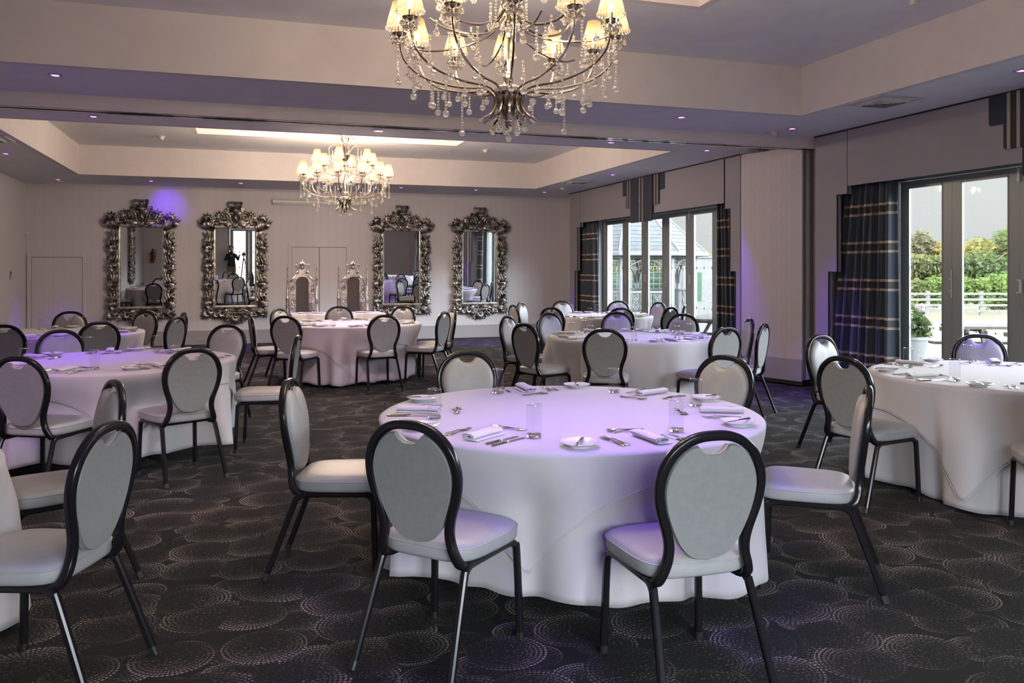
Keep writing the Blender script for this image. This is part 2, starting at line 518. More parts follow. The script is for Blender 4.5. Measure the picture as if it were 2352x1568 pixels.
o = MB().box(XL-.25, XL, YF, YB, 0, ZS).build('wall_left', M['wall_y'], smooth=False); struct(o, 'plain papered wall on the left with a small switch', 'wall')
o = MB().box(XL-.25, XR+.25, YB, YB+.25, 0, ZS).build('wall_back', M['wall_x'], smooth=False); struct(o, 'back wall in pale key pattern paper carrying four ornate mirrors', 'wall')
b = MB()
b.box(XR, XR+.25, 15.75, YB, 0, ZS); b.box(XR, XR+.25, 7.66, 10.5, 0, ZS); b.box(XR, XR+.25, YF, 1.98, 0, ZS)
b.box(XR, XR+.25, 10.5, 15.75, 2.56, ZS); b.box(XR, XR+.25, 1.98, 7.66, 2.56, ZS)
struct(b.build('wall_right', M['wall_y'], smooth=False), 'papered wall on the right pierced by two wide banks of folding doors', 'wall')
b = MB()
b.box(XL-.25, -.65, YF-.25, YF, 0, ZS); b.box(2.55, XR+.25, YF-.25, YF, 0, ZS); b.box(-.65, 2.55, YF-.25, YF, 2.56, ZS)
struct(b.build('wall_front', M['wall_x'], smooth=False), 'papered wall behind the viewpoint with glazed doors', 'wall')

b = MB()
b.box(XL, .80, YB-.022, YB-.001, .0, .27); b.box(2.17, XR-.002, YB-.022, YB-.001, .0, .27)
b.box(XL, .80, YB-.028, YB-.001, .262, .275); b.box(2.17, XR-.002, YB-.028, YB-.001, .262, .275)
struct(b.build('baseboard_back', M['base'], smooth=False), 'tall mauve grey baseboard along the back wall', 'baseboard')
b = MB(); b.box(XL+.001, XL+.022, YF, YB-.03, 0, .27); b.box(XL+.001, XL+.028, YF, YB-.03, .262, .275)
struct(b.build('baseboard_left', M['base'], smooth=False), 'tall mauve grey baseboard along the left wall', 'baseboard')

# jib doors papered like the wall
def jib(n, x0, x1, zt, leaves, label):
    d = MB()
    w = .07
    d.box(x0, x0+w, YB-.03, YB-.001, 0, zt); d.box(x1-w, x1, YB-.03, YB-.001, 0, zt); d.box(x0+w, x1-w, YB-.03, YB-.001, zt-w, zt)
    o = d.build('door_%d' % n, M['wall_x'], smooth=False); struct(o, label, 'door')
    s = (x1-x0-2*w)/leaves
    for k in range(leaves):
        a = x0+w+k*s
        MB().box(a+.006, a+s-.006, YB-.018, YB-.001, .01, zt-w-.008).build('door_leaf', M['wall_x'], o, smooth=False)
    q = MB(); q.box(x0+w, x1-w, YB-.004, YB-.0005, 0, zt-w); q.build('door_gap', M['dark'], o, smooth=False)
    return o
jib(1, .86, 2.11, 2.03, 2, 'double jib door papered like the back wall behind the two thrones')
jib(2, -3.88, -2.87, 1.80, 1, 'low single jib door papered like the back wall in the left corner')

# partition track box under the soffit
b = MB(); b.box(XL, 7.04, 8.62, 8.66, 3.0, ZS); b.box(XL, 7.04, 8.80, 8.84, 3.0, ZS); b.box(XL, 7.04, 8.66, 8.80, 3.06, ZS)
tr = struct(b.build('trim_1', M['upstand'], smooth=False), 'boxed ceiling track for the folding partition running across the room', 'track')
MB().box(XL, 7.0, 8.655, 8.70, 2.998, 3.004).box(XL, 7.0, 8.76, 8.805, 2.998, 3.004).build('track_rail', M['chrome'], tr, smooth=False)
MB().box(XL, 7.0, 8.70, 8.76, 3.02, 3.05).build('track_slot', M['dark'], tr, smooth=False)

# ---------------------------------------------------------------- folding doors
def bank(n, joints, axis, plane, label, hinge_first, reach):
    """a run of glazed door leaves; joints are the leaf edges along the wall, reach the outward thickness"""
    lo, hi = min(joints), max(joints)
    def bx(q, a0, a1, d0, d1, z0, z1):
        d0, d1 = plane+d0*reach, plane+d1*reach
        d0, d1 = min(d0, d1), max(d0, d1)
        if axis == 'y': q.box(d0, d1, a0, a1, z0, z1)
        else: q.box(a0, a1, d0, d1, z0, z1)
    q = MB()
    bx(q, lo-.08, hi+.08, .02, .14, 2.49, 2.56); bx(q, lo-.08, lo-.01, .02, .14, .0, 2.49); bx(q, hi+.01, hi+.08, .02, .14, .0, 2.49)
    bx(q, lo-.01, hi+.01, .02, .14, .0, .03)
    o = q.build('window_%d' % n, M['alu'], smooth=False); struct(o, label, 'window')
    J = sorted(joints)
    for i in range(len(J)-1):
        a, c = J[i]+.004, J[i+1]-.004
        q = MB(); st = .115
        bx(q, a, a+st, .04, .075, .04, 2.485); bx(q, c-st, c, .04, .075, .04, 2.485)
        bx(q, a+st, c-st, .04, .075, 2.415, 2.485); bx(q, a+st, c-st, .04, .075, .04, .17)
        # glazing beads
        for z0, z1, a0, a1 in ((.17, 2.415, a+st, a+st+.014), (.17, 2.415, c-st-.014, c-st), (2.40, 2.415, a+st, c-st), (.17, .185, a+st, c-st)):
            bx(q, a0, a1, .036, .055, z0, z1)
        lf = q.build('door_leaf', M['alu'], o, smooth=False)
        q = MB(); bx(q, a+st-.01, c-st+.01, .064, .070, .16, 2.425); q.build('pane', M['pane'], lf, smooth=False)
        q = MB(); w = c-a-2*st
        for z, big in ((1.52, 1), (.86, 0)):
            for k, s in enumerate((.042, .02, .042, .02, .042)):
                ctr = a+st+w*(.1+.2*k); bx(q, ctr-s/2, ctr+s/2, .0605, .0635, z-s/2, z+s/2)
        q.build('glass_marker', M['sticker'], lf, smooth=False)
    for i, j in enumerate(J[1:-1]):
        q = MB()
        if i % 2 == hinge_first: bx(q, j-.012, j+.012, .02, .05, 2.34, 2.47)
        bx(q, j-.03, j-.006, .022, .045, 1.27, 1.40) if i % 2 == hinge_first else bx(q, j-.004, j+.004, .03, .04, 1.2, 1.5)
        bx(q, j-.006, j+.026, .022, .03, 1.27, 1.278); bx(q, j-.006, j+.026, .022, .03, 1.392, 1.40)
        q.build('door_handle' if i % 2 == hinge_first else 'door_bolt', M['alu_white'], o, smooth=False)
    return o
FARJ = [15.67, 14.69, 13.87, 13.07, 12.24, 11.41, 10.58]
NEARJ = [7.58, 6.86, 6.06, 5.26, 4.46, 3.66, 2.86, 2.06]
bank(1, FARJ, 'y', XR, 'grey framed folding glass doors at the far end looking out at the gazebo', 1, 1)
bank(2, NEARJ, 'y', XR, 'grey framed folding glass doors nearest the viewpoint looking out at the lawn', 0, 1)
bank(3, [-.57+.76*k for k in range(5)], 'x', YF, 'glazed doors in the wall behind the viewpoint', 0, -1)
b = MB(); b.box(6.99, 7.05, 15.75, 15.95, 0, 2.56)
struct(b.build('trim_2', M['reveal'], smooth=False), 'white reveal beside the far folding doors', 'trim')

# ---------------------------------------------------------------- lambrequins
LX = 6.69
def yz_prism(q, out, x0, x1): q.prism(out, x0, x1, axis='x')
def lambrequin(name_label, yhi, inner_hi, ylo, inner_lo, centre, tails, top=3.12, bot=2.47):
    t = empty('window_lambrequin', (LX, (yhi+ylo)/2, 0)); tag(t, name_label, 'lambrequin', 'upholstered window surrounds')
    oy = -(yhi+ylo)/2; sh = lambda out: [(y+oy, z) for y, z in out]
    def side(outer, inn, sgn):
        i1, i2, i3 = inn
        out = [(outer, 0.01), (outer, top), (i1, top), (i1, 2.38), (i2, 2.38), (i2, 1.47), (i3, 1.47), (i3, 0.01)]
        q = MB(); yz_prism(q, sh(out), .0, .05); q.box(.05, XR-LX-.003, outer+oy-(.04 if sgn > 0 else 0), outer+oy+(0 if sgn > 0 else .04), .01, top)
        s = q.build('side_panel', M['lamb'], t, smooth=False)
        e = [(i1, top), (i1, 2.38), (i2, 2.38), (i2, 1.47), (i3, 1.47), (i3, 0.02)]
        q = MB(); q.tube([(-.004, y+oy, z) for y, z in e], rrect(.016, .016, .004, 1), up=(1, 0, 0)); q.build('piping', M['piping'], s, smooth=False)
    side(yhi, inner_hi, 1); side(ylo, inner_lo, -1)
    q = MB(); q.box(-.012, .035, inner_lo[0]+oy+.006, inner_hi[0]+oy-.006, bot, top); pl = q.build('pelmet', M['lamb'], t, smooth=False)
    q = MB(); q.tube([(-.014, ylo+oy, top+.002), (-.014, yhi+oy, top+.002)], rrect(.02, .016, .005, 1), up=(1, 0, 0)); q.build('piping', M['piping'], pl, smooth=False)
    for c in tails:
        q = MB()
        for hw, z0, x in ((.80, 2.84, -.020), (.63, 2.60, -.034), (.42, 2.33, -.050)):
            r = .03; out = []
            for sx in (1, -1):
                arc = [(sx*(hw-r+r*sin(a)), z0+r-r*cos(a)) for a in (pi/2, pi/3, pi/6, 0)]
                out += arc if sx > 0 else arc[::-1]
            out = [(hw, top-.004)]+out+[(-hw, top-.004)]
            q.prism(out, x, x+.013, axis='x')
        tl = q.build('striped_tail', M['tail'], t, smooth=False, loc=(0, c+oy, 0))
        for hw, z0, x in ((.80, 2.84, -.020), (.63, 2.60, -.034), (.42, 2.33, -.050)):
            pass
    return t
lambrequin('mauve upholstered surround of the far folding doors, beside the back wall', 16.61, (16.0, 16.17, 16.31), 10.16, (10.56, 10.42, 10.28), 13.15, [13.15])
lambrequin('mauve upholstered surround of the near folding doors, right of the folding partition', 8.54, (7.96, 8.14, 8.29), 1.2, (1.78, 1.6, 1.45), 4.9, [5.23])

# ---------------------------------------------------------------- curtains
def curtain(label, tops, bots, folds, x=6.86, amp=.045, seed=0):
    r = random.Random(seed); n, m = folds*12, 24
    vs, fs, uv = [], [], []
    ph = r.random()*6
    for j in range(m+1):
        v = j/m; z = 2.95-(2.93*v)
        k = max(0, (v-.1)/.9)**.8
        y0 = tops[0]+(bots[0]-tops[0])*k; y1 = tops[1]+(bots[1]-tops[1])*k
        for i in range(n+1):
            u = i/n
            a = amp*(.55+.45*v)*(1+.3*sin(5*u*pi+ph))
            w = 2*pi*folds*u+ph+.35*sin(9*u+ph)+.15*sin(4*v+u*7)
            vs.append((x+a*sin(w)+.012*sin(3*w+1), y0+(y1-y0)*u+.012*cos(2*w), z)); uv.append((u*(y1-y0+.3), v))
    for j in range(m):
        for i in range(n):
            a = j*(n+1)+i; fs.append((a, a+1, a+n+2, a+n+1))
    q = MB(); q.add(vs, fs)
    cx, cy = x, (tops[0]+tops[1])/2
    q.v = [(p[0]-cx, p[1]-cy, p[2]) for p in q.v]
    o = q.build('curtain', [M['curtain'], M['lining']], angle=180, loc=(cx, cy, 0))
    me = o.data; L = me.uv_layers.new(name='UVMap')
    for lp in me.loops: L.data[lp.index].uv = uv[lp.vertex_index]
    so = o.modifiers.new('thickness', 'SOLIDIFY'); so.thickness = .006; so.offset = 0
    tag(o, label, 'curtain', 'navy checked curtains')
    return o
curtain('navy checked curtain gathered beside the back wall, left of the gazebo doors', (15.62, 16.42), (15.55, 16.48), 6, seed=1)
curtain('navy checked curtain between the gazebo doors and the folding partition', (10.62, 11.0), (10.45, 10.98), 4, seed=2)
curtain('large navy checked curtain flaring to the carpet right of the folding partition', (7.42, 8.12), (7.40, 8.46), 7, seed=3, x=6.84, amp=.055)

# ---------------------------------------------------------------- folding partition stack
pa = atan2(9.786-8.856, 6.462-6.735)
t = empty('folding_partition', (6.735, 8.856, 0), pa)
tag(t, 'papered folding partition panels stacked upright between the two sets of glass doors', 'partition')
for k in range(4):
    q = MB(); y0 = -.078*k-.064
    q.box(0.0, .968, y0, y0+.064, .09, 3.06)
    p_ = q.build('panel', M['panel'] if k == 0 else M['trimgrey'], t, smooth=False)
    q = MB(); q.box(-.012, .0, y0+.006, y0+.026, .09, 3.05); q.box(-.012, 0, y0+.036, y0+.058, .09, 3.05); q.box(.968, .978, y0+.005, y0+.059, .09, 3.05)
    q.build('edge_strip', M['alu_white'] if k % 2 else M['alu'], p_, smooth=False)
    q = MB(); q.box(-.006, -.0, y0+.027, y0+.035, .09, 3.05); q.box(0, .96, y0+.01, y0+.054, .02, .09); q.build('seal', M['dark'], p_, smooth=False)
    if k == 0:
        q = MB(); q.box(.002, .966, y0+.064, y0+.072, .07, .35); q.build('kick_board', M['base'], p_, smooth=False)
    q = MB()
    for xx in (.2, .75): q.lathe([(.012, 3.06), (.012, 3.12), (.03, 3.12), (.03, 3.128)], 8, (xx, y0+.03, 0))
    q.build('hanger', M['steel'], p_)

# ---------------------------------------------------------------- ceiling fittings
def downlight(x, y, label, z=ZS, aim=(0, 0, -1), w=None, cone=56, seen=True):
    t = empty('downlight', (x, y, z)); tag(t, label, 'downlight', 'violet recessed downlights')
    q = MB(); q.add([], []); n = 4
    o1, o2 = .048, .030
    q.rings([[(sx*o1, sy*o1, -.001) for sx, sy in ((1, 1), (-1, 1), (-1, -1), (1, -1))], [(sx*o1, sy*o1, -.006) for sx, sy in ((1, 1), (-1, 1), (-1, -1), (1, -1))],
             [(sx*o2, sy*o2, -.006) for sx, sy in ((1, 1), (-1, 1), (-1, -1), (1, -1))], [(sx*o2, sy*o2, -.001) for sx, sy in ((1, 1), (-1, 1), (-1, -1), (1, -1))]], (False, False))
    q.build('trim_ring', M['spot_trim'], t, smooth=False)
    q = MB(); q.lathe([(.0001, -.0035), (.029, -.0035)], 16); q.build('lens', M['violet_lens'], t)
    ld = bpy.data.lights.new('violet_lamp', 'SPOT'); ld.energy = SPOT_W if w is None else w; ld.color = VIOLET
    ld.spot_size = radians(cone); ld.spot_blend = 1.0; ld.shadow_soft_size = .06
    lo = bpy.data.objects.new('violet_lamp', ld); COL.objects.link(lo); lo.parent = t; lo.location = (0, 0, -.012)
    lo.rotation_euler = Vector(aim).to_track_quat('-Z', 'Y').to_euler()
    return t
DL = [(-1.51, 7.79, 'violet downlight in the near soffit, upper left of the picture'), (4.46, 7.88, 'violet downlight in the near soffit, right of the big chandelier'),
      (6.04, 8.12, 'violet downlight in the near soffit at the tray corner'), (6.07, 5.17, 'violet downlight above the near folding doors, at the right edge'),
      (-1.53, 9.77, 'violet downlight beyond the partition track on the left'), (4.49, 9.73, 'violet downlight beyond the partition track, right of the big chandelier'),
      (6.04, 9.97, 'violet downlight beyond the partition track, nearest the folding partition'), (6.05, 13.04, 'violet downlight above the striped tail of the far doors'),
      (-3.2, 13.3, 'violet downlight in the left soffit near the left air vent'), (-3.22, 16.85, 'violet downlight in the far left corner of the soffit'),
      (-1.64, 16.6, 'violet downlight above the leftmost mirror'), (-.06, 16.5, 'violet downlight above the second mirror from the left'),
      (2.98, 16.4, 'violet downlight above the third mirror, right of the small chandelier'), (4.53, 16.4, 'violet downlight above the rightmost mirror'),
      (6.04, 16.43, 'violet downlight in the far right corner of the soffit')]
for x, y, l in DL:
    far = y > 16
    if x == -1.64: k, cone, aim = .3, 46, (.2, 1, -.36)
    elif far: k, cone, aim = 3.0, 40, (0, 0, -1)
    elif x > 6 and 8 < y < 10: k, cone, aim = 2.2, 46, (.06, 0, -1)
    elif x == -1.53: k, cone, aim = 1.6, 50, (-.05, .12, -1)
    else: k, cone, aim = 1.0, 56, (0, 0, -1)
    downlight(x, y, l, aim=aim, w=SPOT_W*k, cone=cone)
# the row continues behind the big chandelier and over the near tables
downlight(1.5, 9.75, 'violet downlight beyond the partition track, hidden behind the big chandelier', w=SPOT_W*2.6, aim=(-.03, .62, -1), cone=30)
downlight(1.5, 16.5, 'violet downlight behind the small chandelier, above the thrones', aim=(-.05, -.75, -1), w=SPOT_W*2)
OVER = [(1.72, 3.2, .0,   .24, 1.5, 'near round table'), (-.55, 2.4, .05, -.1, 1.2, 'carpet at the front'), (1.35, 2.15, -.02, .30, .9, 'front chairs'), (-1.6, 4.3, -.2, .9, 1.0, 'left table')]
for x, y, ax, ay, k, l in OVER: downlight(x, y, 'violet downlight above the frame over the '+l, z=ZT if y > 1.9 else ZS, aim=(ax, ay, -1), w=SPOT_W*k, cone=34 if k > 2 else 50)

PINK = (1.0, .66, .80)  # two unseen lamps added to brighten the cloths of two tables
for x, y, aim, w, l in ((-2.3, 3.6, (.40, 1, -1.08), 380, 'added pink downlight, unseen above the frame, brightening the left middle table'), (.6, 4.0, (.12, 1, -.50), 330, 'added pink downlight, unseen above the frame, brightening the table before the thrones')):
    t = downlight(x, y, l, z=ZT, aim=aim, w=w, cone=58 if y < 3.9 else 36)
    for ch in t.children:
        if ch.type == 'LIGHT': ch.data.color = PINK; ch.data.shadow_soft_size = .2
def vent(x, y, label):
    t = empty('air_vent', (x, y, ZS)); tag(t, label, 'air vent', 'square ceiling air vents')
    def sq(q, o, i, z0, z1, zi):
        S = ((1, 1), (-1, 1), (-1, -1), (1, -1))
        q.rings([[(a*o, c*o, z0) for a, c in S], [(a*o, c*o, z1) for a, c in S], [(a*i, c*i, zi) for a, c in S], [(a*i, c*i, zi+.004) for a, c in S]], (False, False))
    q = MB(); sq(q, .25, .19, -.001, -.012, -.012); q.build('frame', M['vent'], t, smooth=False)
    for r in (.18, .14, .10, .06):
        q = MB(); sq(q, r, r-.028, -.006, -.010, -.034); q.build('louvre', M['vent'], t, smooth=False)
    q = MB(); q.box(-.19, .19, -.19, .19, -.002, -.001); q.build('throat', M['vent_dark'], t, smooth=False)
vent(5.9, 6.53, 'white four way air vent in the soffit above the near folding doors')
vent(-3.03, 11.76, 'white air vent in the left soffit, cut by the left edge')
vent(5.9, 14.23, 'white air vent in the soffit above the far folding doors')

def detector(x, y, z, label, r=.055, h=.05, plate=False):
    t = empty('smoke_detector', (x, y, z)); tag(t, label, 'smoke detector', 'ceiling smoke detectors')
    q = MB(); q.lathe([(r, -.001), (r, -.014), (r*.9, -.018)], 20, cap=(True, True)); q.build('base', M['cream_plastic'], t)
    q = MB(); q.lathe([(r*.72, -.018), (r*.70, -h*.8), (r*.5, -h), (.001, -h)], 20); q.build('sensor_head', M['cream_plastic'], t)
    if plate: MB().box(-.1, .1, -.06, .06, -.008, -.0005).build('mounting_plate', M['vent'], t, smooth=False)
detector(6.0, 8.4, ZS, 'round smoke detector in the soffit beside the partition track')
detector(-3.28, 17.2, ZS, 'flat smoke detector in the far left corner of the soffit', .09, .035)
detector(6.07, 15.44, ZS, 'smoke detector in the soffit beyond the far air vent')
detector(-1.27, 14.4, ZT, 'smoke detector on the far tray ceiling left of the coffer', .06, .06)
detector(4.12, 14.25, ZT, 'smoke detector on the far tray ceiling right of the coffer', .06, .05)
detector(5.0, 5.2, ZT, 'smoke detector on a plate on the near tray ceiling, top right', .05, .07, True)
for x, y, l in ((3.58, 14.66, 'tiny ceiling sprinkler right of the far coffer'), (-.74, 14.91, 'tiny ceiling sprinkler left of the far coffer')):
    q = MB(); q.lathe([(.025, -.001), (.025, -.006), (.008, -.008), (.008, -.025), (.018, -.027), (.018, -.03)], 12, cap=(True, True)); tag(q.build('sprinkler', M['spot_trim'], loc=(x, y, ZT)), l, 'sprinkler')

t = empty('motion_sensor', (XL, 17.48, 2.2)); tag(t, 'small white motion sensor high in the far left corner', 'sensor')
q = MB(); q.prism(rrect(.06, .13, .015), .002, .045, axis='x'); q.build('housing', M['cream_plastic'], t)
q = MB(); q.ball((.045, 0, -.02), .022, 10, 6, sz=1.2); q.build('lens', M['alu_white'], t)
t = empty('wall_switch', (XL, 16.5, 1.40)); tag(t, 'small wall switch plate on the left wall', 'switch')
q = MB(); q.prism(rrect(.075, .15, .008), .001, .010, axis='x'); q.build('plate', M['spot_trim'], t)
q = MB(); q.box(.010, .016, -.014, .014, .02, .06); q.build('rocker', M['dark'], t, smooth=False)

t = empty('projector_screen', (1.5, YB-.06, 2.88)); tag(t, 'rolled up white projector screen case on the back wall behind the small chandelier', 'projector screen')
q = MB(); q.prism([(a, c) for a, c in rrect(.09, .09, .03)], -.93, .93, axis='x'); q.build('case', M['alu_white'], t)
for s in (-1, 1):
    q = MB(); q.prism(rrect(.096, .096, .03), s*.93, s*.955, axis='x'); q.build('end_cap', M['cream_plastic'], t)
    q = MB(); q.box(s*.8-.02, s*.8+.02, .04, .059, -.03, .05); q.build('bracket', M['cream_plastic'], t, smooth=False)
q = MB(); q.box(-.9, .9, -.01, .01, -.056, -.045); q.build('bottom_bar', M['alu_white'], t, smooth=False)

# ================================================================ BANQUET CHAIRS
def make_chair():
    t = empty('banquet_chair')
    # seat: padded, squarer at the front
    def outline(n=40):
        out = []
        for k in range(n):
            a = 2*pi*k/n; c_, s_ = cos(a), sin(a)
            p = 4.2
            x = math.copysign(abs(c_)**(2/p), c_); y = math.copysign(abs(s_)**(2/p), s_)
            w = .205+.022*(y+1)/2
            out.append((x*w, .012+y*.215))
        return out
    O = outline()
    q = MB()
    rs = []
    for k, z in ((.80, .408), (.95, .409), (.985, .414), (1.0, .424), (1.0, .452), (.992, .460), (.975, .464), (.955, .470), (.90, .476), (.72, .482), (.4, .485), (.02, .486)):
        rs.append([(x*k, .012+(y-.012)*k, z) for x, y in O])
    q.rings(rs)
    seat = q.build('seat', M['vinyl'], t, angle=60)
    q = MB(); q.tube([(x*1.0, .012+(y-.012)*1.0, .458) for x, y in O], .0035, closed=True); q.build('piping', M['vinyl'], seat)
    # back plane
    def bp(x, s, n=0.0):
        y = -.213-.105*(s-.46)-.03*max(0, s-.7)
        return (x, y+n, s)
    half = [(0, .909), (.06, .904), (.112, .883), (.158, .842), (.186, .785), (.193, .725), (.181, .655), (.157, .585), (.146, .535), (.148, .49), (.160, .45)]
    right = [bp(x, s) for x, s in half]+[(.172, -.196, .413), (.172, -.165, .396), (.165, -.11, .394), (.155, -.03, .394)]
    left = [(-p[0], p[1], p[2]) for p in right[1:]][::-1]
    path = catmull(left+right, 5)
    q = MB(); q.tube(path, rrect(.032, .033, .008, 2), up=(0, 1, 0)); q.build('back_frame', M['frame_black'], t, angle=50)
    # oval pad with the hand-hold notch at its top
    ph = [(0, .842), (.026, .845), (.046, .858), (.060, .876), (.085, .873), (.116, .853), (.146, .820), (.167, .773), (.174, .722), (.163, .656), (.138, .587), (.106, .529), (.062, .488), (0, .475)]
    hp = [ph[0], ph[1], ph[2]]+[tuple(p) for p in catmull(ph[3:], 4)]
    loop = hp+[(-x, s) for x, s in hp[::-1] if x > 1e-6]
    cz = .69
    def pad(levels):
        q = MB(); rs = []
        for k, n in levels:
            rs.append([bp(x*k, cz+(s-cz)*k, n) for x, s in loop])
        return q.rings(rs)
    back = pad([(.9, -.014), (.985, -.014), (1.0, -.008), (1.0, .004)]).build('back_panel', M['vinyl_back'], t, angle=50)
    cu = pad([(1.0, .004), (1.0, .014), (.985, .024), (.94, .032), (.82, .039), (.55, .044), (.02, .046)]).build('back_cushion', M['vinyl'], t, angle=60)
    lp = [bp(x*1.002, cz+(s-cz)*1.002, .004) for x, s in loop]
    q = MB(); q.tube(lp, .003, closed=True); q.build('piping', M['vinyl'], back)
    # frame under the seat
    q = MB(); S = rrect(.027, .027, .006, 1)
    for sx in (-1, 1): q.tube([(sx*.188, .135, .396), (sx*.182, -.13, .396)], S, up=(0, 0, 1))
    q.tube([(-.185, .10, .392), (.185, .10, .392)], S, up=(0, 0, 1)); q.tube([(-.18, -.09, .392), (.18, -.09, .392)], S, up=(0, 0, 1))
    q.build('seat_frame', M['frame_black'], t)
    for sx in (-1, 1):
        fl = catmull([(sx*.188, .12, .396), (sx*.190, .152, .394), (sx*.193, .176, .377), (sx*.196, .185, .345), (sx*.206, .198, .0)], 5)
        q = MB(); q.tube(fl, S, up=(1, 0, 0)); l = q.build('leg', M['frame_black'], t)
        q = MB(); q.tube([(sx*.2055, .1975, .03), (sx*.206, .198, .0005)], rrect(.0295, .0295, .006, 1), up=(1, 0, 0)); q.build('foot_cap', M['cap'], l)
        rl = catmull([(sx*.182, -.11, .396), (sx*.183, -.150, .394), (sx*.185, -.178, .378), (sx*.188, -.196, .345), (sx*.212, -.325, .0)], 5)
        q = MB(); q.tube(rl, S, up=(1, 0, 0)); l = q.build('leg', M['frame_black'], t)
        q = MB(); q.tube([(sx*.2095, -.313, .03), (sx*.212, -.325, .0005)], rrect(.0295, .0295, .006, 1), up=(1, 0, 0)); q.build('foot_cap', M['cap'], l)
    return t
CHAIR = make_chair()
BACK_Y = -.268
_chair_used = [False]

ORD = ['first', 'second', 'third', 'fourth', 'fifth', 'sixth', 'seventh', 'eighth']
CAMF = (sin(radians(17.936)), cos(radians(17.936)))
def depth(x, y): return x*CAMF[0]+y*CAMF[1]
def lateral(x, y): return (x*CAMF[1]-y*CAMF[0])/max(.1, depth(x, y))

# tables: centre, radius, name, overlay corner angle (None = no overlay), chairs as (x, y of the back's top, facing or None)
TB = {
 'front': dict(c=(1.60, 3.98), r=.955, nm='violet lit front table', ov=-124, ch=[(.58, 3.02, 43), (1.54, 2.50, 89), (.22, 4.36, -17), (2.83, 3.23, 142), (1.45, 5.48, -92), (2.97, 4.68, -152)]),
 'left': dict(c=(-1.0, 7.35), r=.92, nm='left middle table', ov=14, ch=[(-.34, 6.25, 116), (-1.38, 6.02, 62), (-.16, 8.83, -118), (-1.62, 8.55, -63), (.43, 7.24, 170), (-2.42, 7.6, -8)]),
 'corner': dict(c=(-2.08, 10.98), r=.92, nm='far left corner table', ov=None, ch=[(-1.47, 9.74, 108), (-2.2, 12.25, -86), (-1.25, 12.05, -128), (-.76, 10.5, 152), (-.74, 11.49, -164), (-2.31, 9.5, 84), (-3.3, 11.6, -25)]),
 'throne': dict(c=(1.42, 11.40), r=.90, nm='table before the thrones', ov=-95, ch=[(.47, 12.25, -40), (.47, 10.28, 58), (.07, 11.12, 6), (1.63, 10.10, 100), (1.36, 12.68, -88), (2.32, 12.56, -128), (2.51, 10.65, 142), (2.79, 11.29, 178)]),
 'partition': dict(c=(4.10, 8.40), r=.91, nm='table beside folding partition', ov=None, ch=[(3.22, 7.12, 64), (2.75, 8.09, 22), (3.0, 9.46, -45), (3.71, 9.94, -70), (4.63, 9.86, -106), (5.23, 9.20, -138), (4.43, 6.96, 103), (5.48, 8.13, 160), (5.07, 7.27, 130)]),
 'window': dict(c=(5.42, 12.30), r=.90, nm='far window table', ov=None, ch=[(5.36, 13.68, -88), (6.30, 13.35, -130), (6.70, 12.60, -170), (6.01, 10.93, 116), (6.60, 11.55, 146), (4.28, 11.34, 40), (4.45, 13.25, -42), (4.01, 12.33, 4), (5.19, 10.91, 84)]),
 'edge': dict(c=(5.10, 4.41), r=.92, nm='right edge table', ov=-154, ch=[(4.65, 5.87, -74), (3.65, 4.39, 12), (6.0, 5.52, -130), (4.16, 3.22, 52), (6.3, 3.9, 157)]),
 'cut': dict(c=(-1.82, 3.60), r=.92, nm='cut off left edge table', ov=None, ch=[(-.47, 3.32, 158), (-.62, 4.57, -158), (-2.0, 5.05, -82)]),
}

def chair_frames(tb):
    out = []
    cx, cy = tb['c']
    for x, y, fa in tb['ch']:
        a = radians(fa) if fa is not None else atan2(cy-y, cx-x)
        f = (cos(a), sin(a))
        out.append((x-BACK_Y*f[0], y-BACK_Y*f[1], a, x, y))
    return out

def place_chairs(key, tb):
    cx, cy = tb['c']; F = chair_frames(tb); d0 = depth(cx, cy)
    near = sorted([i for i, c in enumerate(F) if depth(c[3], c[4]) < d0], key=lambda i: lateral(F[i][3], F[i][4]))
    far = sorted([i for i, c in enumerate(F) if depth(c[3], c[4]) >= d0], key=lambda i: lateral(F[i][3], F[i][4]))
    for i, (ox, oy, a, bx, by) in enumerate(F):
        c = CHAIR if not _chair_used[0] else copy_tree(CHAIR)
        _chair_used[0] = True
        c.location = (ox, oy, 0); c.rotation_euler = (0, 0, a-pi/2)
        if key in ('front', 'cut'): c.scale = (1.02, 1.02, 1.02)
        s, side = (near, 'near') if i in near else (far, 'far')
        if len(s) == 1: w = 'only one'
        else: w = '%s from left' % ORD[s.index(i)]
        tag(c, 'grey banquet chair, %s on %s side of %s' % (w, side, tb['nm']), 'chair', 'banquet chairs at the '+tb['nm'])

# ================================================================ TABLES AND CLOTHS
def allow(tb, nphi):
    """how far out the hanging cloth may reach at each angle before it meets a tucked-in seat"""
    cx, cy = tb['c']; A = np.full(nphi, 1.6)
    for ox, oy, a, _, _ in chair_frames(tb):
        f = np.array((cos(a), sin(a))); r = np.array((sin(a), -cos(a))); p0 = np.array((cx-ox, cy-oy))
        for k in range(nphi):
            ph = 2*pi*k/nphi; d = np.array((cos(ph), sin(ph)))
            lo, hi = 0, 9
            for ax, (m0, m1) in ((r, (-.245, .245)), (f, (-.36, .252))):
                p = p0@ax; q = d@ax
                if abs(q) < 1e-6:
                    if p < m0 or p > m1: lo, hi = 1, 0
                    continue
                t0, t1 = (m0-p)/q, (m1-p)/q
                lo = max(lo, min(t0, t1)); hi = min(hi, max(t0, t1))
            if lo < hi: A[k] = min(A[k], lo)
    B = A.copy(); w = max(2, int(nphi*9/360))
    for s in range(-w, w+1): B = np.minimum(B, np.roll(A, s))
    B = np.minimum(B, 1.2)
    K = 0; W_ = 0
    for s in range(-w, w+1):
        g = math.exp(-(s/(w*.6))**2); K = K+g*np.roll(B, s); W_ += g
    return K/W_

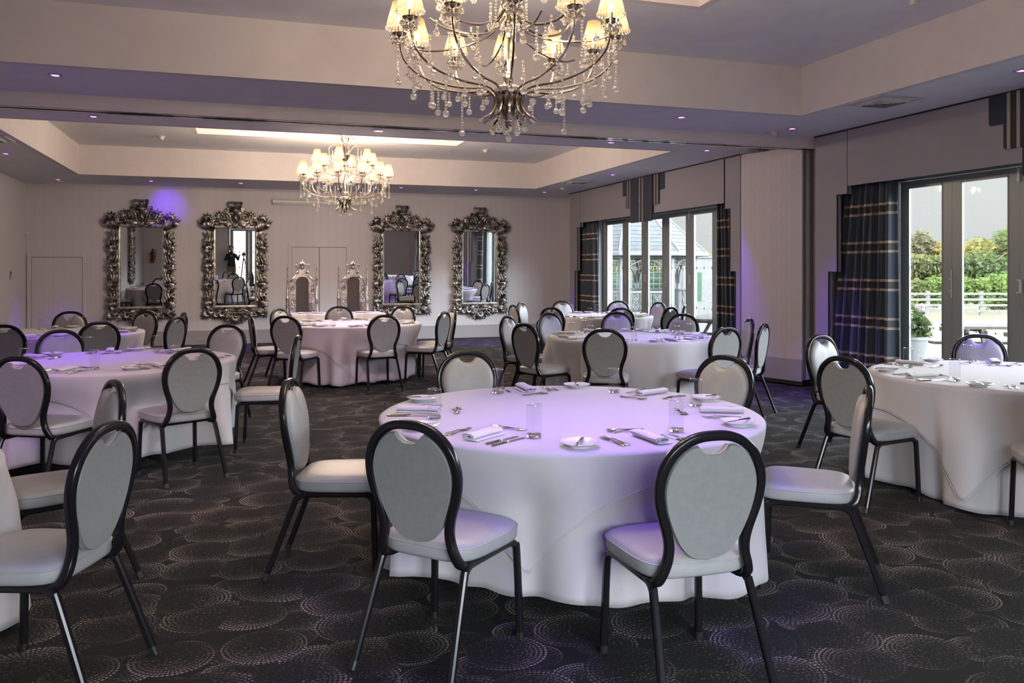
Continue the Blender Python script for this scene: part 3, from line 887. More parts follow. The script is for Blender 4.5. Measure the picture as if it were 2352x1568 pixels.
def place_table(key, tb, seed):
    cx, cy = tb['c']; Rr = tb['r']; rnd = random.Random(seed)
    t = empty('round_table', (cx, cy, 0)); tag(t, 'round folding table hidden under white cloths, the '+tb['nm'], 'table', 'round banquet tables')
    q = MB(); q.lathe([(.001, .715), (Rr-.03, .715), (Rr-.02, .722), (Rr-.02, .738), (Rr-.03, .745), (.001, .745)], 48); q.build('table_top', M['wood_table'], t)
    for sx in (-1, 1):
        for sy in (-1, 1):
            q = MB(); q.tube([(sx*.40, sy*.22, .0), (sx*.40, sy*.22, .715)], .014); q.build('leg', M['frame_black'], t)
    n = 216; AL = allow(tb, n)
    k1 = rnd.choice((13, 14, 15)); k2 = k1+rnd.choice((7, 9)); p1, p2, p3 = (rnd.random()*6 for _ in range(3))
    zt = .752
    def fold(ph, d):
        s = .6*cos(k1*ph+p1+.5*sin(2*ph+p3))+.4*cos(k2*ph+p2)+.25*cos(3*ph+p3)
        s = s-.25*max(0, s)**2
        return .012*d+.085*d**.85*(s*.5+.32)
    def rad(i, z):
        d = max(0, (zt-.012-z)/.74); ph = 2*pi*i/n
        f = fold(ph, d); fm = .012*d+.085*d**.85*.72
        r = Rr+.004+.02*d
        k = min(1, max(0, (zt-z)/.27)); k = k*k*(3-2*k)
        s_ = .03; m_ = min(AL[i], -s_*math.log(math.exp(-(r+.03-.9)/s_)+math.exp(-(AL[i]-.9)/s_))+.9)
        wd = min(1, max(0, (r+.10-AL[i])/.10))
        return r*(1-k)+m_*k+f-wd*fm
    def skin(drop, off, hem):
        """rings from the middle of the top outwards and down; drop(i) = length hanging at angle i"""
        rs = []
        for f in (.03, .25, .5, .75, .92, .985): rs.append([((Rr-.012)*f*cos(2*pi*i/n), (Rr-.012)*f*sin(2*pi*i/n), zt+off) for i in range(n)])
        rs.append([((Rr-.002+off*.5)*cos(2*pi*i/n), (Rr-.002+off*.5)*sin(2*pi*i/n), zt+off-.004) for i in range(n)])
        m = 26
        for j in range(1, m+1):
            row = []
            for i in range(n):
                L = drop(i); z = zt+off-.008-(L-.008)*(j/m)**1.35
                r = rad(i, z)+off
                ph = 2*pi*i/n
                row.append((r*cos(ph), r*sin(ph), z))
            rs.append(row)
        q = MB(); q.rings(rs, (True, False))
        return q
    h0 = {'front': .115, 'left': .095, 'edge': .012, 'throne': .03}.get(key, .035)
    hz = [h0+.022*(1+cos(k1*2*pi*i/n+p1+.6))/2+.012*(1+sin(5*2*pi*i/n+p3))/2 for i in range(n)]
    q = skin(lambda i: zt-hz[i], 0.0, None)
    o = q.build('tablecloth', M['linen'], angle=180, loc=(cx, cy, 0)); so = o.modifiers.new('thickness', 'SOLIDIFY'); so.thickness = .0025; so.offset = 1
    tag(o, 'white floor length round tablecloth on the '+tb['nm'], 'tablecloth', 'round white tablecloths')
    top = zt+.003
    if tb['ov'] is not None:
        a0 = radians(tb['ov']); hs = {'front': 1.07, 'left': 1.08}.get(key, 1.15)
        def drop(i):
            a = 2*pi*i/n-a0+pi/4
            s = hs/max(abs(cos(a)), abs(sin(a)))
            s = min(s, hs*1.405)
            return min(max(.06, (s-Rr)*1.0), zt-.07)
        q = skin(drop, .012, None); edge = q.v[-n:]
        o = q.build('overlay_cloth', M['linen_top'], angle=180, loc=(cx, cy, 0)); so = o.modifiers.new('thickness', 'SOLIDIFY'); so.thickness = .0025; so.offset = 1
        tag(o, 'square white overlay cloth with hanging corners on the '+tb['nm'], 'tablecloth', 'square overlay cloths')
        q = MB(); q.tube(edge, ring(6, .0042), closed=True); q.build('hem', M['linen_top'], o)
        top = zt+.015
    return top

# ================================================================ PLACE SETTINGS
def strip(secs, q=None):
    """a flat implement along +Y: (y, half width, z of the middle, half thickness)"""
    q = q or MB()
    q.rings([[(-w, y, z-h*.4), (-w*.6, y, z+h), (w*.6, y, z+h), (w, y, z-h*.4), (w*.6, y, z-h), (-w*.6, y, z-h)] for y, w, z, h in secs])
    return q
HANDLE = [(0, .004, .0035, .0012), (.006, .0092, .0035, .0016), (.03, .0085, .004, .0018), (.07, .0055, .0055, .0018), (.10, .0035, .008, .0017), (.122, .0030, .0085, .0015)]
def fork(sc=1.0):
    q = strip([(y*sc, w*sc, z, h) for y, w, z, h in HANDLE+[(.130, .006, .0075, .0012), (.140, .0112, .005, .0010), (.150, .0122, .0032, .0010)]])
    for k in range(4):
        x = (-.0095+.00633*k)*sc
        q.rings([[(x-w+0*y, y*sc, z-.0008), (x-w, y*sc, z+.0008), (x+w, y*sc, z+.0008), (x+w, y*sc, z-.0008)] for y, w, z in ((.149, .0026, .0032), (.165, .0020, .0022), (.185, .0014, .0038), (.193, .0006, .0062))])
    return q
def knife(sc=1.0):
    q = strip([(y*sc, w*sc, z, h) for y, w, z, h in ((0, .003, .0042, .002), (.004, .0085, .0042, .0034), (.05, .0075, .0042, .0036), (.09, .0052, .0042, .0032), (.098, .0050, .0042, .003), (.102, .0042, .003, .0016))])
    b = [(.100, -.0055, .0055), (.13, -.0085, .0068), (.17, -.0095, .0070), (.20, -.0092, .0062), (.214, -.006, .0052), (.218, -.0005, .003)]
    q.rings([[(x0*sc, y*sc, .0012), (x0*sc, y*sc, .0026), (x1*sc, y*sc, .0022), (x1*sc, y*sc, .0016)] for y, x0, x1 in b])
    return q
def spoon(sc=1.0):
    q = strip([(y*sc, w*sc, z, h) for y, w, z, h in HANDLE])
    n, m = 14, 5; vs = []; fs = []
    for lay, dz in ((0, 0), (1, .0016)):
        for j in range(m+1):
            k = j/m
            for i in range(n):
                a = 2*pi*i/n
                vs.append((k*.0185*cos(a)*sc*(1-.12*sin(a)), (.150+k*.030*sin(a))*sc, .0012+.0075*k*k+dz))
    N = n*(m+1)
    for L in (0, N):
        for j in range(m):
            for i in range(n):
                i2 = (i+1) % n; fs.append((L+j*n+i, L+j*n+i2, L+(j+1)*n+i2, L+(j+1)*n+i))
    for i in range(n): fs.append((m*n+i, m*n+(i+1) % n, N+m*n+(i+1) % n, N+m*n+i))
    q.add(vs, fs)
    return q
def proto(q, name, m, angle=40):
    o = q.build(name, m, angle=angle); return o
q = MB(); q.lathe([(.0322, .016), (.0335, .030), (.0335, .1425)], 32); q.lathe([(.0335, .1425), (.0334, .1445), (.0325, .1455), (.0316, .1445), (.0315, .1425)], 32, mi=1)
q.lathe([(.0001, .001), (.027, .001), (.0315, .004), (.0325, .010), (.0322, .0165), (.0295, .0155), (.0001, .0145)], 32, mi=2)
GLASS = q.build('tumbler_glass', [M['glass'], M['rim'], M['glass_base']], angle=50)
q = MB(); q.lathe([(.0001, .003), (.040, .003), (.042, .0), (.046, .0), (.048, .004), (.070, .014), (.083, .021), (.0835, .0225), (.082, .0232), (.068, .0172), (.050, .0085), (.0001, .0075)], 36)
PLATE = proto(q, 'side_plate', M['china'], 40)
FORK = proto(fork(), 'dinner_fork', M['steel']); KNIFE = proto(knife(), 'dinner_knife', M['steel'])
DFORK = proto(fork(.88), 'dessert_fork', M['steel']); DSPOON = proto(spoon(.95), 'dessert_spoon', M['steel']); BKNIFE = proto(knife(.80), 'butter_knife', M['steel'])
def napkin_mesh():
    q = MB(); P = []
    for k in range(46):
        t = k/45*2.15; a = 2*pi*t+pi*.5
        rx = .013+.0115*t; rz = .0035+.0042*t
        P.append((rx*cos(a), .0155+rz*sin(a)))
    P += [(P[-1][0]+.012, .004), (.052, .0022)]
    P = [np.array(p) for p in P]; th = .0013
    A, B = [], []
    for i, p in enumerate(P):
        d = P[min(i+1, len(P)-1)]-P[max(i-1, 0)]; d = d/np.linalg.norm(d); nrm = np.array((-d[1], d[0]))
        A.append(p+nrm*th); B.append(p-nrm*th)
    out = A+B[::-1]
    rs = []
    for y, sc in ((-.108, 1.0), (-.104, 1.03), (-.05, .99), (0, .96), (.05, 1.0), (.104, 1.04), (.108, 1.0)):
        rs.append([(x*sc, y, max(.0006, z*(1+.06*sin(y*40)))) for x, z in out])
    q.rings(rs)
    return q
NAPKIN = proto(napkin_mesh(), 'rolled_napkin', M['napkin'], 60)
PROTO = dict(glass=GLASS, plate=PLATE, fork=FORK, knife=KNIFE, dfork=DFORK, dspoon=DSPOON, bknife=BKNIFE, napkin=NAPKIN)
_used = set()
def put(kind, x, y, z, rz, label, cat, group):
    o = PROTO[kind]
    if kind in _used: o = o.copy(); COL.objects.link(o)
    _used.add(kind)
    o.location = (x, y, z); o.rotation_euler = (0, 0, rz)
    tag(o, label, cat, group)
    return o

def lay_table(key, tb, top, angles, rs=1.0, rnd=None, tight=False):
    cx, cy = tb['c']; nm = tb['nm']; d0 = depth(cx, cy); Rr = tb['r']
    pts = [(cx+.76*Rr*cos(radians(a)), cy+.76*Rr*sin(radians(a))) for a in angles]
    near = sorted([i for i, p in enumerate(pts) if depth(*p) < d0], key=lambda i: lateral(*pts[i]))
    far = sorted([i for i, p in enumerate(pts) if depth(*p) >= d0], key=lambda i: lateral(*pts[i]))
    for i, a in enumerate(angles):
        s, side = (near, 'near') if i in near else (far, 'far')
        w = '%s %s setting, %s' % (side, ORD[s.index(i)], nm)
        ph = radians(a); th = (-sin(ph), cos(ph)); rr = (cos(ph), sin(ph))
        def at(lx, r):
            return cx+rr[0]*r+th[0]*lx, cy+rr[1]*r+th[1]*lx
        def it(kind, lx, r, rot, label, cat, dz=0.0, jr=.12):
            x, y = at(lx+rnd.uniform(-.006, .006), r+rnd.uniform(-.008, .008))
            grp = {'fork': 'dinner forks', 'knife': 'dinner knives', 'dfork': 'dessert forks', 'dspoon': 'dessert spoons', 'bknife': 'butter knives', 'glass': 'tumblers', 'plate': 'side plates', 'napkin': 'napkins'}[kind]
            put(kind, x, y, top+dz, ph+pi/2+rot+rnd.uniform(-jr, jr), label+', '+w, cat, grp+' on the '+nm)
        kx = .62 if tight else 1.0
        e_ = Rr-.955
        rot0 = rnd.uniform(-.15, .15)
        it('napkin', 0, .775+e_, rot0, 'white rolled linen napkin', 'napkin', .0012)
        it('fork', -.165*(.78 if tight else 1), .86+e_, 0, 'outer steel dinner fork', 'fork'); it('fork', -.135*(.78 if tight else 1), .855+e_, 0, 'inner steel dinner fork', 'fork')
        it('knife', .115*(.85 if tight else 1), .915+e_, 0, 'inner steel dinner knife', 'knife'); it('knife', .145*(.85 if tight else 1), .92+e_, 0, 'outer steel dinner knife', 'knife')
        sg = rnd.choice((0, .25))
        it('dfork', -.075, .60+e_, -pi/2+.2, 'steel dessert fork', 'fork'); it('dspoon', .085, .57+e_, pi/2+.1, 'steel dessert spoon', 'spoon')
        it('glass', .205*(.8 if tight else 1), .68+e_, 0, 'clear straight tumbler', 'glass')
        px = -.335*kx
        x, y = at(px, .79+e_); put('plate', x, y, top, 0, 'white china side plate, '+w, 'plate', 'side plates on the '+nm)
        ra = rnd.uniform(-.7, .7)
        x2, y2 = x+.088*sin(ph+pi/2+ra), y-.088*cos(ph+pi/2+ra)
        put('bknife', x2, y2, top+.0205, ph+pi/2+ra, 'steel butter knife on plate, '+w, 'knife', 'butter knives on the '+nm)

TOPS = {}
for i, (k, tb) in enumerate(TB.items()):
    place_chairs(k, tb)
    TOPS[k] = place_table(k, tb, 30+i)
rs_ = random.Random(11)
lay_table('front', TB['front'], TOPS['front'], [-141, -86, -22, 88, 163, 29], rnd=rs_)
lay_table('left', TB['left'], TOPS['left'], [-58, -108, -160, 150, 100, 52, -5], rnd=rs_, tight=True)
lay_table('corner', TB['corner'], TOPS['corner'], [-66, -105, -23, 18, 62, 105, 160, -150], rnd=rs_, tight=True)
lay_table('throne', TB['throne'], TOPS['throne'], [140, -135, -172, -81, 93, 52, -36, -2], rnd=rs_, tight=True)
lay_table('partition', TB['partition'], TOPS['partition'], [-126, -169, 140, 104, 68, 32, -80, -6, -44], rnd=rs_, tight=True)
lay_table('window', TB['window'], TOPS['window'], [92, 50, 8, -70, -32, -138, 138, 178, -104], rnd=rs_, tight=True)
lay_table('edge', TB['edge'], TOPS['edge'], [107, 175, 50, -128], rnd=rs_)

# ================================================================ TOP TABLE AND THRONES
t = empty('trestle_table', (1.52, 14.4, 0)); tag(t, 'oblong top table hidden under a white cloth before the two thrones', 'table')
MB().box(-.76, .76, -.36, .36, .715, .742).build('table_top', M['wood_table'], t, smooth=False)
for sx in (-1, 1):
    for sy in (-1, 1):
        q = MB(); q.tube([(sx*.6, sy*.25, 0), (sx*.6, sy*.25, .715)], .014); q.build('leg', M['frame_black'], t)
def box_cloth():
    q = MB(); rs = []; n = 200
    def rect(hx, hy, i):
        s = i/n*4; k = int(s); f = (s-k)*2-1
        return [(hx, f*hy), (-f*hx, hy), (-hx, -f*hy), (f*hx, -hy)][k]
    for f in (.05, .5, .9, .99): rs.append([(*rect(.765*f, .365*f, i), .748) for i in range(n)])
    rs.append([(*rect(.770, .370, i), .744) for i in range(n)])
    for j in range(1, 13):
        d = j/12; row = []
        for i in range(n):
            x, y = rect(.772, .372, i); l = sqrt(x*x+y*y)
            w = 1+(.05*d*(.5+.5*sin(i*.5+2*sin(i*.1)))+.012*d)/l
            row.append((x*w, y*w, .742-.725*d))
        rs.append(row)
    return q.rings(rs, (True, False))
o = box_cloth().build('tablecloth', M['linen'], angle=60, loc=(1.52, 14.4, 0)); so = o.modifiers.new('thickness', 'SOLIDIFY'); so.thickness = .0025; so.offset = 1
tag(o, 'long white tablecloth on the oblong top table before the thrones', 'tablecloth')
for x, nm in ((1.18, 'before the left throne'), (1.92, 'before the right throne')):
    z = .7512
    put('napkin', x, 14.3, z, .9, 'white rolled napkin on top table, '+nm, 'napkin', 'napkins on the top table')
    put('fork', x-.16, 14.16, z, 0.05, 'steel dinner fork on top table, '+nm, 'fork', 'cutlery on the top table')
    put('knife', x+.14, 14.15, z, -.04, 'steel dinner knife on top table, '+nm, 'knife', 'cutlery on the top table')
    put('plate', x-.27, 14.3, z, 0, 'white side plate on top table, '+nm, 'plate', 'side plates on the top table')

def scroll(q, c, r0, turns, a0, w0, hand=1, y=0, out=0.0, n=26, nsec=6):
    """a tapering spiral in the x-z plane starting at radius r0"""
    P, S = [], []
    for k in range(n):
        t = k/(n-1); a = a0+hand*2*pi*turns*t; r = r0*(1-.86*t)
        P.append((c[0]+r*cos(a), y+out*sin(pi*t)*.6+out*.4*t, c[1]+r*sin(a))); S.append(w0*(1-.45*t))
    q.tube(P, ring(nsec, 1.0), scale=S, up=(0, 1, 0))
    q.ball((c[0], y+out*.4, c[1]), r0*.22, 8, 5)
def leaf(q, p, ang, L, w, curl=.6, y=0, lift=.03, n=9):
    """a ridged acanthus blade: starts at p, heads along ang, curls by curl"""
    P, S = [], []; x, z = p; a = ang
    for k in range(n):
        t = k/(n-1)
        P.append((x, y-lift*sin(pi*min(1, t*1.1)), z)); S.append((max(.0012, w*sin(pi*(.12+.88*t)**.75)), max(.001, w*.42*sin(pi*(.12+.88*t)**.75))))
        x += cos(a)*L/(n-1); z += sin(a)*L/(n-1); a += curl/(n-1)
    q.tube(P, [(cos(2*pi*k/6)*1.0, sin(2*pi*k/6)) for k in range(6)], scale=[(s[1], s[0]) for s in S], up=(0, 1, 0))
def fan(q, p, ang, L, w, spread=1.6, n=5, y=0, lift=.04):
    for k in range(n):
        f = (k-(n-1)/2)/((n-1)/2)
        leaf(q, p, ang+f*spread/2, L*(1-.28*abs(f)), w*(1-.15*abs(f)), f*.9, y-.01*(1-abs(f)), lift)

def throne(x, y, label):
    t = empty('throne_chair', (x, y, 0)); tag(t, label, 'throne', 'pair of silver thrones')
    # back slab with an arched opening for the upholstery; faces -Y
    def arch(hw, zb, zs, n=12):
        return [(hw, zb)]+[(hw*cos(a), zs+hw*.95*sin(a)) for a in [pi*k/n for k in range(n+1)]]+[(-hw, zb)]
    inn = arch(.115, .52, 1.25)
    outr = [(.225, .52), (.225, 1.22), (.20, 1.30), (.13, 1.38), (.06, 1.42), (0, 1.43), (-.06, 1.42), (-.13, 1.38), (-.20, 1.30), (-.225, 1.22), (-.225, .52)]
    q = MB(); N = len(inn); no = len(outr)
    # stitch by angle samples: build as side posts + arch band
    q.prism([(.115, .52), (.225, .52), (.225, 1.25), (.115, 1.25)], -.03, .03, axis='y'); q.prism([(-.225, .52), (-.115, .52), (-.115, 1.25), (-.225, 1.25)], -.03, .03, axis='y')
    A = [(.115*cos(pi*k/12), 1.25+.11*sin(pi*k/12)) for k in range(13)]
    B = [(.225*cos(pi*k/12), 1.25+.165*sin(pi*k/12)) for k in range(13)]
    q.rings([[(a[0], -.03, a[1]), (b_[0], -.03, b_[1]), (b_[0], .03, b_[1]), (a[0], .03, a[1])] for a, b_ in zip(A, B)])
    fr = q.build('back_frame', M['throne'], t, angle=30)
    q = MB()
    for s in (-1, 1):
        for k in range(8):
            z = .58+k*.085
            scroll(q, (s*.17, z), .034, 1.2, pi*.5*k, .008, s, y=-.035, out=-.012, n=16)
            leaf(q, (s*.17, z+.02), pi/2-s*.5, .06, .012, s*.8, y=-.04, lift=.012)
    for k in range(25):
        a = pi*k/24; q.ball((.128*cos(a), -.034, 1.25+.122*sin(a)), .009, 6, 4)
    for s in (-1, 1):
        leaf(q, (s*.22, 1.27), pi/2+s*.9, .17, .022, -s*.5, y=-.03, lift=.02)
        scroll(q, (s*.205, 1.275), .03, 1.3, 0, .010, s, y=-.03, out=-.01, n=16)
    q.build('carving', M['throne'], fr, angle=40)
    q = MB(); o2 = arch(.113, .50, 1.25); q.prism(o2, -.012, .02, axis='y'); q.build('back_upholstery', M['velvet'], t, angle=30)
    # crest
    q = MB()
    q.prism([(-.07, 1.40), (.07, 1.40), (.06, 1.50), (.12, 1.55), (-.12, 1.55), (-.06, 1.50)], -.025, .025, axis='y')
    for s in (-1, 1):
        scroll(q, (s*.075, 1.545), .05, 1.4, 0 if s > 0 else pi, .013, s, y=-.025, out=-.015, n=20)
        leaf(q, (s*.06, 1.42), pi/2-s*1.1, .10, .02, s*1.3, y=-.02); leaf(q, (s*.10, 1.55), pi/2-s*.5, .07, .016, s*.6, y=-.02)
        leaf(q, (s*.03, 1.56), pi/2-s*.2, .08, .016, s*.3, y=-.02)
    q.ball((0, -.03, 1.53), .035, 10, 6)
    fan(q, (0, 1.57), pi/2, .11, .016, 1.5, 5, y=-.01, lift=.015)
    q.ball((0, -.01, 1.675), .013, 8, 5)
    q.build('crest', M['throne'], t, angle=40)
    for s in (-1, 1):
        q = MB(); q.lathe([(.001, .0), (.03, .0), (.034, .06), (.024, .10), (.03, .16), (.03, .40), (.036, .43), (.036, .47), (.026, .50), (.026, .60), (.036, .64), (.040, .70), (.032, .76), (.030, .92), (.036, .96), (.030, .99), (.020, 1.0), (.018, 1.28),
                          (.023, 1.30), (.015, 1.33), (.013, 1.42), (.016, 1.44), (.009, 1.47), (.010, 1.51), (.004, 1.58), (.0005, 1.60)], 14, (s*.262, .02, 0)); q.build('spire_post', M['throne'], t, angle=50)
        q = MB(); q.lathe([(.001, 0), (.028, 0), (.034, .05), (.022, .10), (.03, .18), (.028, .40)], 12, (s*.26, -.50, 0)); q.build('leg', M['throne'], t, angle=50)
        q = MB(); q.tube(catmull([(s*.262, .02, .70), (s*.27, -.2, .705), (s*.28, -.42, .69), (s*.275, -.50, .655)], 5), ring(8, .026)); q.tube(catmull([(s*.26, -.47, .40), (s*.27, -.45, .52), (s*.275, -.43, .68)], 4), ring(8, .02)); q.build('arm', M['throne'], t, angle=60)
    q = MB(); q.box(-.26, .26, -.52, .03, .36, .43); q.build('seat_rail', M['throne'], t, smooth=False)
    q = MB(); q.prism(rrect(.48, .48, .05), .43, .50); q.v = [(a, c-.25, d) for a, c, d in q.v]; q.build('seat_cushion', M['velvet'], t, angle=40)
    return t
throne(1.02, 15.75, 'silver carved throne on the left, in front of the jib doors')
throne(1.95, 15.75, 'silver carved throne on the right, beside the third mirror')

# ================================================================ ORNATE MIRRORS
def mirror_proto():
    """faces -Y; origin at the middle of the glass on the wall plane"""
    t = empty('ornate_mirror')
    gw, gh = .395, .79
    q = MB(); tilt = lambda z: -.012-.018*(z+gh)
    b_ = .022
    V = [(-gw, tilt(-gh)+.004, -gh), (gw, tilt(-gh)+.004, -gh), (gw, tilt(gh)+.004, gh), (-gw, tilt(gh)+.004, gh)]
    I = [(-gw+b_, tilt(-gh), -gh+b_), (gw-b_, tilt(-gh), -gh+b_), (gw-b_, tilt(gh), gh-b_), (-gw+b_, tilt(gh), gh-b_)]
    q.add(V+I, [(4, 5, 6, 7), (0, 1, 5, 4), (1, 2, 6, 5), (2, 3, 7, 6), (3, 0, 4, 7)])
    q.build('mirror_glass', M['mirror'], t, smooth=False)
    q = MB()
    P = [(-gw-.012, -.05, -gh-.012), (gw+.012, -.05, -gh-.012), (gw+.012, -.055, gh+.012), (-gw-.012, -.055, gh+.012)]
    for i in range(4):
        a, c = P[i], P[(i+1) % 4]; q.tube([a, c], rrect(.035, .06, .012, 2), up=(0, 1, 0))
        L = sqrt(sum((c[k]-a[k])**2 for k in range(3))); m = int(L/.032)
        for k in range(m): q.ball(tuple(a[j]+(c[j]-a[j])*(k+.5)/m+(-.026 if j == 1 else 0) for j in range(3)), .0105, 6, 4)
    q.build('inner_moulding', M['bead_silver'], t)
    # backing board: wavy silhouette plate
    def board(x0, x1, z0, z1): return (x0, x1, -.045, -.002, z0, z1)
    q = MB()
    for bx in ((-.53, -gw, -1.0, 1.0), (gw, .53, -1.0, 1.0), (-gw, gw, gh, 1.02), (-gw, gw, -1.0, -gh), (-.2, .2, 1.0, 1.19), (-.14, .14, -1.14, -1.0)): q.box(*board(*bx))
    q.build('backing_board', M['antique'], t, smooth=False)
    r = random.Random(5)
    def side(s, name):
        q = MB(); X = s*.50
        out = 0 if s > 0 else pi
        for k, z0 in enumerate((-.80, -.43, -.06, .31)):
            H = .37
            # long S stems
            for dx, w in ((-.05, .027), (0.0, .034), (.05, .025)):
                P = catmull([(X+s*(dx*.6-.03), -.05, z0), (X+s*(dx+.02), -.085, z0+H*.35), (X+s*(dx-.02), -.08, z0+H*.7), (X+s*(dx*1.6+.03), -.055, z0+H*1.02)], 5)
                q.tube(P, ring(6, 1.0), scale=[w*(1-.45*abs(2*i/(len(P)-1)-1)) for i in range(len(P))], up=(0, 1, 0))
            # leaf bursts at the joints, thrown outwards
            fan(q, (X-s*.02, z0+.02), out+s*.55, .20, .040, 1.8, 5, y=-.06, lift=.045)
            fan(q, (X+s*.03, z0+.17), out+s*.9, .13, .034, 1.3, 3, y=-.07, lift=.035)
            scroll(q, (X+s*.05, z0+.06), .055, 1.5, pi/2, .016, -s, y=-.075, out=-.02, n=20)
            scroll(q, (X-s*.045, z0+.22), .042, 1.4, -pi/2, .013, s, y=-.07, out=-.02, n=18)
            leaf(q, (X-s*.05, z0+.03), pi/2+s*.5, .2, .026, -s*.9, y=-.075, lift=.03); leaf(q, (X+s*.0, z0+.0), -pi/2-s*.3, .13, .022, s*.8, y=-.07, lift=.03)
            for i in range(5): q.ball((X+s*(.075+.018*sin(i*1.3)), -.05, z0+.20+.032*i), .013-.0012*i, 6, 4)
        # swept top corner
        for j in range(7):
            leaf(q, (X-s*.02+s*.018*j-s*.04, .70+.01*j), pi/2-s*(-.45+.22*j), .30-.015*abs(j-3), .032, -s*(.5-.12*j), y=-.06-.006*(j % 2), lift=.05)
        fan(q, (X+s*.01, .93), pi/2-s*.35, .17, .032, 1.9, 6, y=-.08, lift=.04)
        fan(q, (X+s*.05, .82), out+s*.3, .15, .026, 1.5, 5, y=-.07, lift=.035)
        scroll(q, (X-s*.03, .90), .06, 1.5, 0, .018, s, y=-.09, out=-.02, n=20)
        # bottom corner
        scroll(q, (X, -.90), .10, 1.6, pi/2, .026, -s, y=-.07, out=-.03, n=26)
        fan(q, (X+s*.03, -.92), out-s*.7, .16, .03, 1.9, 6, y=-.06, lift=.04); fan(q, (X-s*.04, -.86), -pi/2+s*.2, .15, .026, 1.3, 5, y=-.07, lift=.035)
        q.build(name, M['antique'], t, angle=70)
    side(-1, 'carved_side'); side(1, 'carved_side')
    # crest
    q = MB()
    for s in (-1, 1):
        scroll(q, (s*.20, 1.00), .105, 1.7, pi if s > 0 else 0, .026, -s, y=-.08, out=-.03, n=30)
        scroll(q, (s*.34, .90), .07, 1.5, pi/2, .02, s, y=-.07, out=-.02, n=22)
        fan(q, (s*.27, .99), pi/2-s*.5, .17, .028, 1.9, 6, y=-.07, lift=.04); fan(q, (s*.37, .88), pi/2-s*.9, .14, .024, 1.7, 5, y=-.07, lift=.035)
        fan(q, (s*.16, .88), -pi/2-s*.3, .12, .024, 1.6, 5, y=-.08, lift=.03); leaf(q, (s*.06, .86), -s*.2 if s > 0 else pi+.2, .22, .03, s*.7, y=-.08, lift=.03)
        leaf(q, (s*.02, 1.03), pi/2-s*1.0, .17, .034, s*.9, y=-.09, lift=.03)
        for i in range(6): q.ball((s*(.08+.035*i), -.075, .845+.006*i), .014, 6, 4)
    # ribbed roll on the very top
    for k in range(9):
        a = (k-4)/4; q.tube(catmull([(a*.115, -.03, 1.30), (a*.125, -.105, 1.285), (a*.105, -.12, 1.22), (a*.085, -.075, 1.15), (a*.055, -.09, 1.09)], 4), ring(6, .017))
    q.tube([(-.13, -.07, 1.27), (.13, -.07, 1.27)], ring(10, .045), scale=None)
    q.ball((0, -.09, .975), .075, 14, 8, sz=1.25); q.tube([(.092*cos(a), -.085, .975+.112*sin(a)) for a in [2*pi*k/28 for k in range(28)]], ring(6, .014), closed=True)
    fan(q, (0, .87), -pi/2, .11, .03, 1.7, 5, y=-.09, lift=.03)
    q.build('crest', M['antique'], t, angle=70)
    # bottom rail and shell
    q = MB()
    for s in (-1, 1):
        P = catmull([(s*.02, -.07, -.87), (s*.14, -.085, -.90), (s*.26, -.08, -.955), (s*.38, -.07, -.93), (s*.46, -.06, -.88)], 5)
        q.tube(P, ring(6, .022), up=(0, 1, 0))
        scroll(q, (s*.17, -1.02), .075, 1.6, pi/2, .022, s, y=-.07, out=-.025, n=24); scroll(q, (s*.33, -.91), .06, 1.5, -pi/2, .017, -s, y=-.08, out=-.02, n=20)
        fan(q, (s*.25, -.93), -pi/2+s*.6, .14, .026, 1.9, 6, y=-.065, lift=.035); fan(q, (s*.36, -.95), -pi/2+s*.5, .11, .022, 1.7, 5, y=-.06, lift=.03)
        leaf(q, (s*.1, -.86), -s*.15 if s > 0 else pi+.15, .24, .028, -s*.5, y=-.085, lift=.03)
    fan(q, (0, -1.0), -pi/2, .18, .032, 2.2, 7, y=-.07, lift=.045); q.ball((0, -.09, -1.0), .042, 10, 6)
    q.box(-.16, .16, -.12, -.04, -.93, -.905)
    for k in range(9): q.ball(((k-4)*.036, -.11, -.885), .014, 6, 4)
    q.build('shell_apron', M['antique'], t, angle=70)
    return t
MIR = mirror_proto()
for i, (x, l) in enumerate(((-1.905, 'leftmost ornate silver framed mirror on the back wall, reflecting the left wall'), (-.17, 'second ornate silver mirror from the left, beside the jib doors'),
                            (3.20, 'third ornate silver mirror from the left, beside the right throne'), (4.93, 'rightmost ornate silver mirror on the back wall, reflecting the curtain'))):
    o = MIR if i == 0 else copy_tree(MIR)
    o.location = (x, YB, 1.545); tag(o, l, 'mirror', 'ornate silver mirrors')
o = copy_tree(MIR); o.location = (XL, 2.75, 1.545); o.rotation_euler = (0, 0, pi/2)
tag(o, 'ornate silver mirror on the left wall, seen only in the leftmost mirror', 'mirror', 'ornate silver mirrors')

# ================================================================ CHANDELIERS
def add_uv(o, fn):
    me = o.data; L = me.uv_layers.new(name='UVMap')
    for lp in me.loops: L.data[lp.index].uv = fn(me.vertices[lp.vertex_index].co, lp)
def strand_mesh(n, ballr, gap=.0185):
    q = MB(); z = 0
    for k in range(n): q.ball((0, 0, -z-.008), .0082, 6, 4); z += gap
    q.tube([(0, 0, .002), (0, 0, -z)], ring(4, .0009))
    q.ball((0, 0, -z-ballr*.9), ballr, 10, 7)
    return q
def shade_obj(parent, loc):
    q = MB(); n = 52; rs = []
    for z, r in ((0.0, .076), (.05, .064), (.10, .050), (.145, .038)):
        rs.append([((r+.0018*(k % 2))*cos(2*pi*k/n), (r+.0018*(k % 2))*sin(2*pi*k/n), z) for k in range(n)])
    q.rings(rs, (False, False))
    o = q.build('lamp_shade', M['shade'], parent, loc=loc, angle=180)
    def fn(co, lp):
        a = atan2(co.y, co.x)/(2*pi) % 1.0
        return (a, co.z/.145)
    add_uv(o, fn)
    return o
SH = {}
